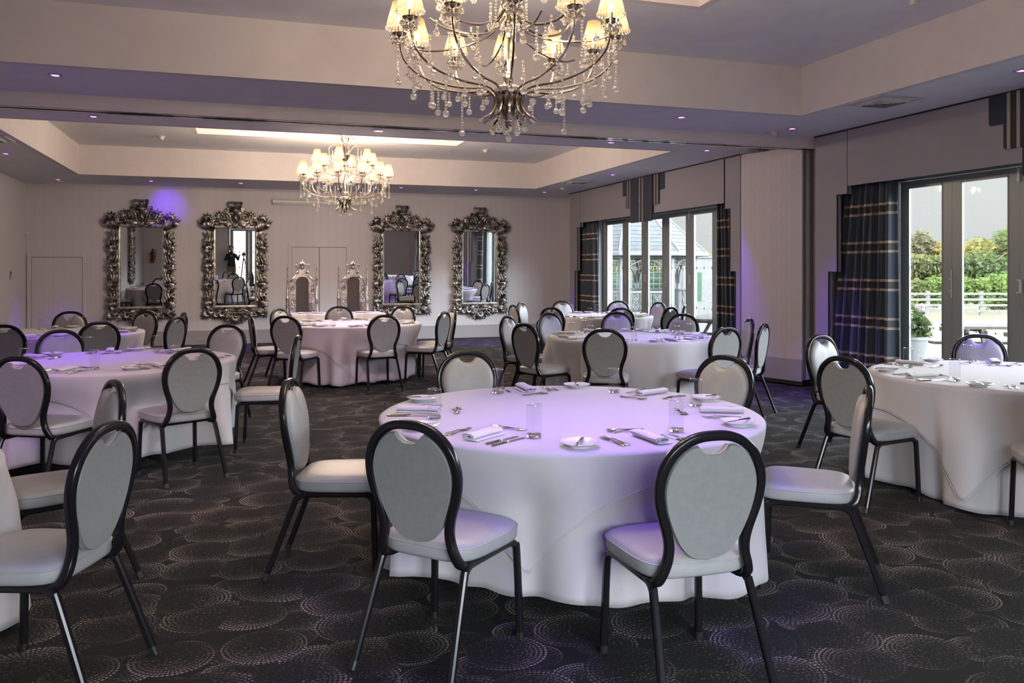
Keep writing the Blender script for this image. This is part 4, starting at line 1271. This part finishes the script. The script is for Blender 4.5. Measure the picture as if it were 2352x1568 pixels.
def chandelier(x, y, label, seed, topz):
    t = empty('chandelier', (x, y, 0)); tag(t, label, 'chandelier', 'crystal chandeliers')
    r = random.Random(seed)
    # stem, vases and finial
    q = MB(); q.lathe([(.001, 2.36), (.012, 2.37), (.03, 2.40), (.06, 2.44), (.075, 2.48), (.07, 2.53), (.085, 2.545), (.06, 2.56), (.03, 2.58), (.02, 2.60), (.028, 2.63), (.016, 2.66), (.014, 2.68), (.005, 2.86), (.001, 2.87)], 20); q.build('lower_hub', M['gilt'], t, angle=50)
    q = MB(); q.lathe([(.001, 2.88), (.010, 2.88), (.010, 3.02), (.04, 3.05), (.05, 3.09), (.028, 3.13), (.05, 3.16), (.075, 3.19), (.085, 3.21), (.06, 3.23), (.03, 3.25), (.022, 3.40), (.06, 3.45), (.065, 3.47), (.03, 3.49), (.014, 3.52), (.014, topz-.05), (.07, topz-.04), (.08, topz-.001)], 20); stem = q.build('stem', M['gilt'], t, angle=50)
    q = MB()
    for k in range(12):
        a = 2*pi*k/12; q.tube([(.062*cos(a), .062*sin(a), 2.545), (.078*cos(a), .078*sin(a), 2.49), (.04*cos(a), .04*sin(a), 2.415)], ring(5, .007))
    q.lathe([(.001, 2.335), (.02, 2.35), (.028, 2.375), (.012, 2.40)], 10); q.build('dark_glass_boss', M['gilt'], t, angle=50)
    q = MB(); q.lathe([(.075, 2.548), (.082, 2.552), (.085, 2.575), (.06, 2.59)], 24); q.build('silver_collar', M['bead_silver'], t)  # collar ring in bright silver
    def polar(a, rr, z): return (rr*cos(a), rr*sin(a), z)
    def strand(parent, a, rr, z, kind):
        if kind not in SH:
            n, b_ = {'long': (13, .021), 'mid': (8, .020), 'short': (3, .019)}[kind]
            o = strand_mesh(n, b_).build('crystal_strand', M['crystal'], parent, angle=60); SH[kind] = o
        else:
            o = SH[kind].copy(); COL.objects.link(o); o.parent = parent
        o.location = polar(a, rr, z)
    def lamp(arm, a, rr, z):
        lx, ly, lz = polar(a, rr, z)
        if 'bob' not in SH:
            q = MB(); q.lathe([(.001, -.006), (.02, -.004), (.042, .008), (.046, .016), (.044, .017), (.02, .006), (.001, .005)], 16); q.lathe([(.009, .005), (.009, .06), (.001, .06)], 10)
            SH['bob'] = q.build('candle_cup', M['gilt'], arm, angle=50)
            q = MB(); q.ball((0, 0, .085), .016, 10, 7, sz=1.6); SH['bulb'] = q.build('bulb', M['bulb'], arm)
            SH['shade'] = shade_obj(arm, (0, 0, 0))
            q = MB()
            for k in range(20):
                c_ = 2*pi*k/20; q.ball((.078*cos(c_), .078*sin(c_), -.008), .0075, 6, 4, sz=1.25)
            SH['fringe'] = q.build('bead_trim', M['crystal'], arm, angle=60)
            q = MB()
            for k in range(9):
                c_ = 2*pi*k/9
                q.ball((.052*cos(c_), .045*sin(c_), -.075), .013, 8, 6); q.tube([(.05*cos(c_), .05*sin(c_), -.045), (.052*cos(c_), .052*sin(c_), -.07)], ring(4, .004)); q.ball((.03*cos(c_+.3), .03*sin(c_+.3), -.098), .015, 8, 6)
            SH['drops'] = q.build('crystal_drops', M['crystal'], arm, angle=60)
            new = True
        else: new = False
        for kd, dz in (('bob', 0), ('bulb', 0), ('shade', .055), ('fringe', .055), ('drops', .055)):
            o = SH[kd]
            if not new: o = o.copy(); COL.objects.link(o)
            o.parent = arm; o.location = (lx, ly, lz+dz)
        ld = bpy.data.lights.new('chandelier_lamp', 'POINT'); ld.energy = LAMP_W*(3.0 if y > 9 else 1.0); ld.color = BULB; ld.shadow_soft_size = .02
        lo = bpy.data.objects.new('chandelier_lamp', ld); COL.objects.link(lo); lo.parent = arm; lo.location = (lx, ly, lz+.13)
    # lower ring: twelve swept arms
    n1 = 12
    for k in range(n1):
        a = 2*pi*(k+.5)/n1
        P = catmull([polar(a, .17, 2.385), polar(a, .115, 2.42), polar(a, .085, 2.48), polar(a, .10, 2.545), polar(a, .17, 2.575), polar(a, .32, 2.585), polar(a, .50, 2.635), polar(a, .61, 2.725), polar(a, .645, 2.83), polar(a, .648, 2.875)], 5)
        q = MB(); q.tube(P, ring(7, .0068)); arm = q.build('lower_arm', M['gilt'], t)
        lamp(arm, a, .648, 2.88)
        strand(t, a+.07, .655, 2.85, 'long' if k % 2 else 'mid'); strand(t, a-.10, .57, 2.70, 'mid'); strand(t, a+.13, .46, 2.63, 'long' if k % 3 == 0 else 'mid')
        strand(t, a, .30, 2.585, 'short'); strand(t, a+.2, .60, 2.78, 'mid'); strand(t, a-.2, .62, 2.84, 'short')
    # upper ring
    n2 = 6
    for k in range(n2):
        a = 2*pi*k/n2+.2
        P = catmull([polar(a, .03, 3.05), polar(a, .09, 2.98), polar(a, .20, 2.93), polar(a, .33, 2.94), polar(a, .41, 3.0), polar(a, .43, 3.07)], 5)
        q = MB(); q.tube(P, ring(7, .008)); arm = q.build('upper_arm', M['gilt'], t)
        lamp(arm, a, .43, 3.08)
        strand(t, a+.12, .40, 3.0, 'mid'); strand(t, a, .25, 2.93, 'short')
        # hoop that ties the lower ring
        P = catmull([polar(a+.3, .03, 3.0), polar(a+.3, .12, 2.90), polar(a+.3, .30, 2.84), polar(a+.3, .50, 2.83), polar(a+.3, .62, 2.86)], 5)
        q = MB(); q.tube(P, ring(6, .006)); q.build('cross_arm', M['gilt'], t)
        # leaf sprays of the crown
        for hh, rr, z0 in ((.13, .25, 3.22), (.10, .16, 3.47)):
            P = catmull([polar(a, .05, z0), polar(a, .085, z0+hh*.6), polar(a, .13, z0+hh), polar(a, .13+(rr-.13)*.6, z0+hh), polar(a, rr, z0+hh-.04)], 5)
            q = MB(); q.tube(P, ring(6, .007)); q.build('crown_spray', M['gilt'], t)
            strand(t, a, rr, z0+hh-.04, 'mid' if hh > .11 else 'short')
    # curled feet and drops under the hub
    for k in range(8):
        a = 2*pi*k/8; strand(t, a, .06+.05*(k % 2), 2.40, 'short')
    strand(t, 0, .001, 2.35, 'short')
    for k in range(6): strand(t, 2*pi*k/6+.5, .11, 3.1, 'mid')
    return t
chandelier(1.50, 4.70, 'big lit crystal chandelier over the near tables, cut by the top edge', 1, ZC)
chandelier(1.45, 12.65, 'smaller looking lit crystal chandelier hanging before the thrones and mirrors', 2, ZC)

# ================================================================ BEHIND THE VIEWPOINT (seen in the mirrors)
t = empty('fire_extinguisher', (-3.55, YF+.09, 1.05)); tag(t, 'red fire extinguisher on the wall, seen only in the leftmost mirror', 'fire extinguisher')
q = MB(); q.lathe([(.001, 0), (.07, 0), (.075, .02), (.075, .40), (.06, .46), (.025, .49), (.02, .52)], 18); q.build('cylinder', M['red'], t, angle=50)
q = MB(); q.box(-.02, .02, -.02, .02, .52, .58); q.box(-.01, .01, -.09, .03, .56, .575); q.build('valve_handle', M['dark'], t, smooth=False)
q = MB(); q.tube(catmull([(.02, 0, .54), (.11, .02, .5), (.12, .03, .3), (.09, .03, .15)], 5), .012); q.build('hose', M['dark'], t)
MB().box(-.03, .03, .06, .089, .1, .45).build('bracket', M['dark'], t, smooth=False)

# the photographer and the tripod, standing behind the lens
def photographer():
    t = empty('person', (-.50, -.62, 0)); tag(t, 'person in a dark top standing behind a tripod, seen only in the second mirror', 'person')
    V = [(0, 0, .96), (0, .01, 1.18), (0, .0, 1.40), (0, .02, 1.50), (0, .05, 1.58), (.17, 0, 1.40), (.26, .12, 1.20), (.30, .36, 1.38), (-.17, 0, 1.40), (-.25, .10, 1.18), (-.02, .36, 1.36),
         (.10, 0, .90), (.11, .03, .50), (.12, .0, .07), (.13, .12, .03), (-.10, 0, .90), (-.12, .05, .50), (-.13, .0, .07), (-.14, .12, .03)]
    E_ = [(0, 1), (1, 2), (2, 3), (3, 4), (2, 5), (5, 6), (6, 7), (2, 8), (8, 9), (9, 10), (0, 11), (11, 12), (12, 13), (13, 14), (0, 15), (15, 16), (16, 17), (17, 18)]
    rad = [(.16, .11), (.145, .10), (.16, .10), (.06, .06), (.055, .055), (.065, .06), (.045, .045), (.032, .03), (.065, .06), (.045, .045), (.032, .03), (.10, .10), (.065, .065), (.045, .05), (.04, .035), (.10, .10), (.065, .065), (.045, .05), (.04, .035)]
    me = bpy.data.meshes.new('body'); me.from_pydata(V, E_, []); o = bpy.data.objects.new('body', me); COL.objects.link(o); o.parent = t
    md = o.modifiers.new('skin', 'SKIN'); sv = me.skin_vertices[0].data if me.skin_vertices else None
    if sv is None:
        me.attributes.new('dummy', 'FLOAT', 'POINT'); bm = __import__('bmesh').new(); bm.from_mesh(me); bm.verts.layers.skin.verify(); bm.to_mesh(me); bm.free(); sv = me.skin_vertices[0].data
    for i, r_ in enumerate(rad): sv[i].radius = r_
    sv[0].use_root = True
    su = o.modifiers.new('smooth', 'SUBSURF'); su.levels = su.render_levels = 2
    m = mat('dark_clothes', (.03, .03, .035), .85); g = NG(m); z = g.sep(g.coord())[2]
    g.t.links.new(g.mix(g.smooth(z, .92, .94), (.20, .15, .10), (.025, .025, .03)), g.b.inputs['Base Color']); me.materials.append(m)
    skin = mat('skin', (.55, .36, .27), .5)
    q = MB(); q.ball((0, 0, 0), .085, 16, 12, sz=1.28); q.tube(catmull([(0, .082, .03), (0, .108, -.01), (0, .088, -.03)], 4), .013)
    for s_ in (-1, 1): q.ball((s_*.085, -.005, -.005), .02, 8, 6, sz=1.4); q.ball((s_*.032, .076, .018), .012, 8, 6)
    q.box(-.022, .022, .07, .083, -.055, -.048)
    q.build('head', skin, t, loc=(0, .06, 1.68))
    q = MB(); q.ball((0, -.015, .028), .096, 16, 10, sz=1.15); q.build('hair', mat('auburn_hair', (.30, .12, .04), .6), t, loc=(0, .055, 1.69))
    for hx, hy, hz in ((.31, .40, 1.40), (-.01, .40, 1.38)):
        q = MB(); q.ball((0, 0, 0), .038, 10, 8, sz=.7)
        for k in range(4): q.tube(catmull([(-.024+.016*k, .02, .0), (-.026+.017*k, .065, .01), (-.024+.016*k, .085, -.015)], 3), .0085)
        q.tube(catmull([(.03, .0, 0), (.05, .03, .0), (.045, .055, -.01)], 3), .009)
        q.build('hand', skin, t, loc=(hx, hy, hz))
photographer()
t = empty('camera_tripod', (-.02, -.18, 0)); tag(t, 'black tripod carrying a camera, seen only in the second mirror', 'tripod')
for k in range(3):
    a = pi/2+2*pi*k/3+.5; q = MB(); q.tube([(.03*cos(a), .03*sin(a), 1.25), (.30*cos(a), .10*sin(a)-.05, 0.0)], ring(8, 1), scale=[.016, .010]); q.build('leg', M['frame_black'], t)
q = MB(); q.lathe([(.001, 1.2), (.03, 1.2), (.035, 1.27), (.015, 1.28), (.015, 1.36), (.04, 1.37), (.04, 1.39), (.001, 1.39)], 14); q.build('tripod_head', M['frame_black'], t)
q = MB(); q.box(-.07, .07, -.045, .035, 1.395, 1.49); q.box(-.03, .03, -.04, .03, 1.49, 1.525); q.build('camera_body', M['cap'], t, smooth=False)

# ================================================================ OUTSIDE
ZG = -.10
def ext_mat(name, a, b, scale, rough=.9, detail=4): return noisy(mat(name, a, rough), a, b, scale, .2, .02, 'World', detail)
M['patio'] = ext_mat('pale_paving', (.072, .070, .069), (.086, .084, .082), 1.5)
M['lawn'] = mat('dry_lawn', (.3, .3, .1), .95); g = NG(M['lawn']); P_ = g.pos()
l1 = g.noise(P_, .22, 3); l2 = g.noise(P_, 6, 3)
g.t.links.new(g.mix(g.smooth(l1, .42, .60), g.mix(l2, (.060, .085, .018), (.095, .115, .026)), g.mix(l2, (.098, .074, .048), (.115, .09, .055))), g.b.inputs['Base Color'])
M['post'] = ext_mat('weathered_timber', (.08, .076, .07), (.10, .096, .088), 9)
M['picnic'] = ext_mat('picnic_timber', (.035, .027, .023), (.055, .045, .04), 12)
M['white_paint'] = mat('white_outdoor_paint', (.115, .118, .122), .5)
M['slate'] = ext_mat('pale_roof_slate', (.065, .070, .079), (.08, .085, .093), 6)
M['green_fence'] = ext_mat('green_fence_stain', (.022, .055, .032), (.036, .072, .044), 5)
M['render'] = ext_mat('white_render', (.105, .105, .106), (.116, .116, .116), 2)
def leafmat(n, a, b):
    m = mat(n, a, .75); g = NG(m)
    f = g.noise(g.pos(), 1.6, 3)
    col = g.mix(g.smooth(f, .35, .65), a, b)
    g.t.links.new(col, g.b.inputs['Base Color'])
    tl = g.n('BsdfTranslucent'); g.t.links.new(col, tl.inputs[0])
    mx = g.n('MixShader'); mx.inputs[0].default_value = .4
    g.t.links.new(g.b.outputs[0], mx.inputs[1]); g.t.links.new(tl.outputs[0], mx.inputs[2]); g.t.links.new(mx.outputs[0], g.o.inputs[0])
    return m
LM = [leafmat('olive_leaves', (.075, .09, .025), (.12, .12, .042)), leafmat('autumn_leaves', (.16, .125, .024), (.14, .14, .036)), leafmat('mid_green_leaves', (.042, .072, .018), (.075, .105, .032)),
      leafmat('bright_hedge_leaves', (.075, .13, .022), (.115, .155, .036)), leafmat('bronze_leaves', (.11, .09, .045), (.105, .105, .045))]
M['bark'] = mat('bark', (.14, .11, .085), .9)
M['petal'] = mat('pale_pink_petals', (.30, .24, .255), .7)

o = MB().box(7.31, 13.55, -9, 60, ZG-.2, ZG).build('patio_ground', M['patio'], smooth=False); tag(o, 'pale paved patio outside the glass doors', 'patio', kind='structure')
o = MB().box(-8, 7.31, -12, -1.76, ZG-.2, ZG).build('terrace_ground', M['patio'], smooth=False); tag(o, 'pale paved terrace behind the viewpoint', 'patio', kind='structure')
o = MB().box(13.55, 130, -60, 130, ZG-.2, ZG-.005).build('lawn', M['lawn'], smooth=False); tag(o, 'dry patchy lawn beyond the patio', 'lawn', kind='structure')

# ranch fence
def ranch(x0, y0, x1, y1, label):
    t = empty('rail_fence', (x0, y0, ZG)); tag(t, label, 'fence')
    dx, dy = x1-x0, y1-y0; L = sqrt(dx*dx+dy*dy); a = atan2(dy, dx); t.rotation_euler = (0, 0, a)
    n = int(L/1.75)
    for k in range(n+1):
        q = MB(); q.box(k*L/n-.055, k*L/n+.055, -.05, .05, 0, .84); q.build('post', M['post'], t, smooth=False)
    for z in (.14, .34, .54, .74):
        q = MB(); q.box(0, L, -.075, -.05, z-.04, z+.04); q.build('rail', M['post'], t, smooth=False)
ranch(19.2, 24.2, 33.5, 19.7, 'pale post and rail fence across the lawn')

def crown(cx, cy, cz, rx, ry, rz, n, size, m, parent, name='foliage', seed=0, lumps=7):
    r = random.Random(seed); C_ = []
    for k in range(lumps):
        a = r.random()*2*pi; u = r.uniform(-.8, .9); w = sqrt(1-u*u)
        C_.append((.55*w*cos(a), .55*w*sin(a), .6*u, r.uniform(.35, .6)))
    C_.append((0, 0, 0, .62))
    vs, fs = [], []
    for i in range(n):
        c_ = r.choice(C_); a = r.random()*2*pi; u = r.uniform(-1, 1); w = sqrt(1-u*u); k = c_[3]*r.random()**.35
        p = np.array((cx+rx*(c_[0]+k*w*cos(a)), cy+ry*(c_[1]+k*w*sin(a)), cz+rz*(c_[2]+k*u)))
        d1 = np.array((r.gauss(0, 1), r.gauss(0, 1), r.gauss(0, .6))); d1 /= np.linalg.norm(d1)
        d2 = np.cross(d1, (r.gauss(0, 1), r.gauss(0, 1), r.gauss(0, 1))); d2 /= np.linalg.norm(d2)+1e-9
        s = size*r.uniform(.6, 1.3); b = len(vs)
        vs += [p-d1*s, p+d2*s*.45, p+d1*s, p-d2*s*.45]; fs.append((b, b+1, b+2, b+3))
    q = MB(); q.add(vs, fs)
    me = bpy.data.meshes.new(name); me.from_pydata(q.v, [], q.f); me.materials.append(m)
    o = bpy.data.objects.new(name, me); COL.objects.link(o); o.parent = parent
    return o
def tree(px, d, h, w, m, label, seed, zc=.58, n=2600, size=.17, name='tree', trunk=True):
    """px, d: bearing (tangent to the right of the room's depth axis) and distance on the ground"""
    x, y = px, d
    t = empty(name, (x, y, ZG)); tag(t, label, 'tree' if name == 'tree' else 'shrub', 'trees and shrubs beyond the lawn')
    if trunk:
        q = MB(); r = random.Random(seed)
        q.tube(catmull([(0, 0, 0), (.1, .05, h*.25), (-.05, .1, h*.5), (.05, 0, h*.85)], 4), ring(6, 1), scale=[.16*(1-.8*i/12) for i in range(13)])
        for k in range(5):
            a = r.random()*6.28; z = h*r.uniform(.25, .55); q.tube(catmull([(0, .05, z), (w*.2*cos(a), w*.2*sin(a), z+h*.12), (w*.38*cos(a), w*.38*sin(a), z+h*.28)], 4), ring(5, 1), scale=[.07*(1-.85*i/8) for i in range(9)])
        q.build('trunk', M['bark'], t)
    crown(0, 0, h*zc, w/2, w/2, h*(1-zc)*1.05 if trunk else h*.55, n, size, m, t, 'crown' if trunk else 'foliage', seed)
    return t
# positions on the ground found from bearings in the photograph
def pt(u, d):
    x = (u-1176)/1900; return (d*(x*cos(radians(17.936))+sin(radians(17.936))), d*(cos(radians(17.936))-x*sin(radians(17.936))))
TR = [(2100, 46, 4.2, 3.0, 4, 'slim bronze tree standing tallest over the left glass leaf'), (2072, 44, 3.0, 3.4, 0, 'olive shrubby tree beside the curtain edge'), (2135, 43, 2.7, 3.0, 0, 'olive bushy tree behind the hydrangea'),
      (2160, 48, 3.6, 3.2, 2, 'mid green tree behind the door stile'), (2215, 44, 3.4, 3.2, 1, 'golden autumn tree right of the wide door stile'), (2250, 42, 3.0, 3.6, 2, 'rounded green tree in the middle of the right glass leaf'),
      (2295, 50, 4.3, 5.0, 2, 'tall spreading green tree at the right of the right glass leaf'), (2345, 46, 4.0, 4.5, 0, 'olive tree behind the right door stile'), (2030, 45, 3.2, 3.6, 0, 'olive tree hidden behind the large curtain'),
      (2400, 48, 4.0, 5.0, 2, 'green tree beyond the right edge')]
for i, (u, d, h, w, k, l) in enumerate(TR):
    x, y = pt(u, d); tree(x, y, h, w, LM[k], l, 100+i, n=2400, size=.16)
HG = [(2085, 33, 'olive hedge shrub behind the fence, left end'), (2125, 32, 'hedge shrub behind the fence, below the slim tree'), (2165, 32, 'hedge shrub behind the fence at the door stile'), (2205, 32, 'bright hedge shrub behind the fence post'),
      (2240, 32, 'bright hedge shrub between the two fence posts'), (2275, 32, 'bright hedge shrub at the second fence post'), (2310, 32, 'bright hedge shrub behind the fence, right end'), (2350, 32, 'hedge shrub behind the right door stile')]
for i, (u, d, l) in enumerate(HG):
    x, y = pt(u, d); tree(x, y, 1.35, 1.7, LM[3 if i > 1 else 0], l, 140+i, zc=.5, n=1500, size=.09, name='hedge_shrub', trunk=False)

# hydrangea in a tall white pot
x, y = pt(2094, 11.6)
t = empty('potted_hydrangea', (x, y, ZG)); tag(t, 'pale pink hydrangea in a tall white pot outside the near doors', 'potted plant')
q = MB(); q.lathe([(.001, 0), (.13, 0), (.20, .62), (.215, .62), (.215, .66), (.19, .66), (.18, .58), (.001, .58)], 24); q.build('pot', M['white_paint'], t, angle=40)
crown(0, 0, .92, .30, .30, .32, 420, .06, LM[2], t, 'foliage', 9, 4)
r9 = random.Random(4)
for k in range(11):
    a = r9.random()*6.28; rr = r9.uniform(.16, .34); z = r9.uniform(.80, 1.30)
    q = MB()
    for i in range(60):
        u = r9.uniform(-1, 1); b = r9.random()*6.28; w = sqrt(1-u*u); s = .017
        c_ = np.array((.07*w*cos(b), .07*w*sin(b), .055*u)); n1 = np.cross(c_, (.3, .5, .8)); n1 /= np.linalg.norm(n1)+1e-9; n2 = np.cross(c_, n1); n2 /= np.linalg.norm(n2)+1e-9
        q.add([c_-n1*s, c_-n2*s, c_+n1*s, c_+n2*s], [(0, 1, 2, 3)])
    me = bpy.data.meshes.new('flower_head'); me.from_pydata(q.v, [], q.f); me.materials.append(M['petal'])
    o = bpy.data.objects.new('flower_head', me); COL.objects.link(o); o.parent = t; o.location = (rr*cos(a), rr*sin(a), z)

# picnic tables
def picnic(x, y, rz, label):
    t = empty('picnic_table', (x, y, ZG), rz); tag(t, label, 'picnic table', 'picnic tables outside')
    for k in range(5):
        q = MB(); q.box(-.9, .9, -.36+k*.146, -.36+k*.146+.136, .705, .745); q.build('top_plank', M['picnic'], t, smooth=False)
    for s in (-1, 1):
        for k in range(2):
            q = MB(); q.box(-.9, .9, s*.70-.12+k*.125, s*.70-.12+k*.125+.115, .40, .44); q.build('bench_plank', M['picnic'], t, smooth=False)
    for sx in (-1, 1):
        q = MB(); q.box(sx*.6-.022, sx*.6+.022, -.36, .36, .66, .705); q.box(sx*.6-.022, sx*.6+.022, -.80, .80, .35, .40); q.build('cross_rail', M['picnic'], t, smooth=False)
        for sy in (-1, 1):
            q = MB(); q.tube([(sx*.6+.045, sy*.22, .70), (sx*.6+.045, sy*.62, 0)], rrect(.09, .045, .004, 1), up=(1, 0, 0)); q.build('leg', M['picnic'], t, smooth=False)
x, y = pt(2325, 12.6); picnic(x, y, radians(-22), 'weathered picnic table on the lawn edge outside the near doors')
x, y = pt(1640, 15.0); picnic(x, y, radians(40), 'weathered picnic table beside the white outbuilding outside the far doors')

# gazebo
gx, gy = pt(1446, 21.0)
t = empty('gazebo', (gx, gy, ZG)); tag(t, 'white octagonal garden gazebo with slate roof outside the far doors', 'gazebo')
RG = 1.62; a0 = radians(12)
oct_ = lambda r, z, off=0: [(r*cos(a0+2*pi*k/8+off), r*sin(a0+2*pi*k/8+off), z) for k in range(8)]
q = MB(); q.rings([oct_(RG+.08, 0), oct_(RG+.08, .25)]); q.build('plinth', M['white_paint'], t, smooth=False)
q = MB()
zb = 1.98; prof = [(RG+.30, zb), (RG*.84, zb+.52), (RG*.42, zb+1.12), (.08, zb+1.72)]
q.rings([oct_(r, z) for r, z in prof], (True, True)); rf = q.build('roof', M['slate'], t, smooth=False)
q = MB()
for k in range(8):
    q.tube([(r*cos(a0+2*pi*k/8), r*sin(a0+2*pi*k/8), z+.01) for r, z in prof], ring(5, .028))
for j in range(1, 17):
    f = j/17*3; i = int(f); f -= i; r = prof[i][0]*(1-f)+prof[i+1][0]*f; z = prof[i][1]*(1-f)+prof[i+1][1]*f
    q.tube(oct_(r+.006, z+.004), ring(4, .009), closed=True)
q.build('slate_course', M['white_paint'], rf)
q = MB(); q.tube(oct_(RG+.30, zb-.02), rrect(.10, .09, .02, 1), closed=True, up=(0, 0, 1)); q.build('gutter', M['white_paint'], t)
q = MB(); q.lathe([(.05, zb+1.7), (.07, zb+1.8), (.02, zb+1.95), (.001, zb+2.1)], 10); q.build('finial', M['white_paint'], t)
q = MB(); q.tube(oct_(RG, zb-.10), rrect(.05, .12, .005, 1), closed=True, up=(0, 0, 1)); q.build('top_beam', M['white_paint'], t)
for k in range(8):
    c_, s_ = cos(a0+2*pi*k/8), sin(a0+2*pi*k/8)
    q = MB(); q.tube([(RG*c_, RG*s_, .25), (RG*c_, RG*s_, zb)], rrect(.09, .09, .01, 1)); q.build('post', M['white_paint'], t)
    c2, s2 = cos(a0+2*pi*(k+1)/8), sin(a0+2*pi*(k+1)/8)
    A = np.array((RG*c_, RG*s_, 0)); B = np.array((RG*c2, RG*s2, 0)); D = B-A; Lg = np.linalg.norm(D); D /= Lg; Nn = np.array((-D[1], D[0], 0))
    q = MB()
    at2 = lambda u, z: A+D*u+np.array((0, 0, z))
    for j in range(14):
        u = .1+j*(Lg-.2)/13; q.tube([at2(u, zb-.16), at2(u, zb-.16-.10*(1+.5*sin(j*2.4)))], ring(4, .012)); q.ball(tuple(at2(u, zb-.27)), .022, 6, 4)
    for sgn, u0 in ((1, .05), (-1, Lg-.05)):
        q.tube(catmull([at2(u0, zb-.75), at2(u0+sgn*.06, zb-.45), at2(u0+sgn*.22, zb-.27), at2(u0+sgn*.45, zb-.16)], 5), ring(5, .022))
        for j in range(5): q.tube([at2(u0+sgn*(.07+.06*j)+.03*cos(b), zb-.28-.06*j*.4+.03*sin(b)) for b in [2*pi*i/10 for i in range(10)]], ring(4, .008), closed=True)
    q.build('lace_bracket', M['white_paint'], t)
    if k == 6: continue
    q = MB()
    for z in (.42, 1.06): q.tube([at2(.03, z), at2(Lg-.03, z)], rrect(.05, .06, .005, 1), up=(0, 0, 1))
    q.build('hand_rail', M['white_paint'], t)
    q = MB(); nb = 11
    for j in range(nb):
        u = .09+j*(Lg-.18)/(nb-1)
        if j in (2, 3, 7, 8):
            continue
        q.tube([at2(u, .42), at2(u, 1.06)], rrect(.022, .022, .002, 1))
    for u in (.09+2.5*(Lg-.18)/10, .09+7.5*(Lg-.18)/10):
        for dz in (.52, .74, .96):
            for w in (.07, .035): q.tube([at2(u+w*cos(b), dz+w*1.3*sin(b)) for b in [2*pi*i/12 for i in range(12)]], ring(4, .010), closed=True)
    q.build('baluster_panel', M['white_paint'], t)

# green garden fence and shrubs behind the gazebo
def green_fence(u0, d0, u1, d1):
    x0, y0 = pt(u0, d0); x1, y1 = pt(u1, d1); L = sqrt((x1-x0)**2+(y1-y0)**2)
    t = empty('garden_fence', (x0, y0, ZG), atan2(y1-y0, x1-x0)); tag(t, 'green stained arched panel fence behind the gazebo', 'fence')
    n = max(1, int(L/1.9)); w = L/n
    for k in range(n):
        top = [(k*w+w*i/10, 1.25+.22*sin(pi*i/10)) for i in range(11)]
        q = MB(); q.prism([(k*w+.04, 0)]+[(min(max(a, k*w+.04), (k+1)*w-.04), z) for a, z in top]+[((k+1)*w-.04, 0)], -.015, .015, axis='y')
        for j in range(7): q.box(k*w+.05, (k+1)*w-.05, -.035, -.012, .1+j*.18, .1+j*.18+.02)
        q.build('fence_panel', M['green_fence'], t, smooth=False)
    for k in range(n+1):
        q = MB(); q.box(k*w-.05, k*w+.05, -.05, .05, 0, 1.5); q.build('post', M['post'], t, smooth=False)
green_fence(1330, 28, 1760, 31)
for i, (u, d, h, w, k, l) in enumerate([(1400, 32, 2.3, 2.6, 3, 'bright shrub over the fence, left of the gazebo post'), (1455, 33, 2.5, 2.8, 1, 'golden green shrub over the fence behind the gazebo'), (1510, 32, 2.2, 2.6, 2, 'dark green shrub over the fence behind the gazebo'),
                                       (1560, 33, 2.6, 2.8, 1, 'golden shrub over the fence, right side of the gazebo'), (1350, 33, 2.4, 2.6, 2, 'green shrub over the fence at the far curtain'), (1660, 36, 2.6, 2.6, 1, 'yellow shrub right of the white outbuilding')]):
    x, y = pt(u, d); tree(x, y, h, w, LM[k], l, 170+i, zc=.5, n=1500, size=.11, name='garden_shrub', trunk=False)
tx, ty = pt(1452, 27); t = empty('trellis', (tx, ty, ZG), radians(-16)); tag(t, 'pale square lattice trellis and post behind the gazebo', 'trellis')
q = MB()
for k in range(12):
    q.box(-1.1+k*.2-.012, -1.1+k*.2+.012, -.012, .0, .3, 1.75)
for k in range(8): q.box(-1.1, 1.1, 0, .012, .35+k*.19, .374+k*.19)
q.build('lattice', M['post'], t, smooth=False); MB().box(-.16, .0, -.05, .05, 0, 1.8).build('post', M['post'], t, smooth=False)

# white rendered outbuilding
ox, oy = pt(1640, 26); t = empty('outbuilding', (ox, oy, ZG), radians(-19)); tag(t, 'white rendered outbuilding with slit windows right of the gazebo', 'outbuilding')
MB().box(-.95, .95, 0, 3, 0, 1.95).build('wall', M['render'], t, smooth=False)
MB().box(-1.0, 1.0, -.05, 3.05, 1.95, 2.0).build('coping', M['render'], t, smooth=False)
for x0, w, z0, z1 in ((-.83, .07, .75, 1.5), (-.55, .16, .6, 1.5)):
    MB().box(x0, x0+w, -.01, .02, z0, z1).build('slit_window', M['green_fence'], t, smooth=False)
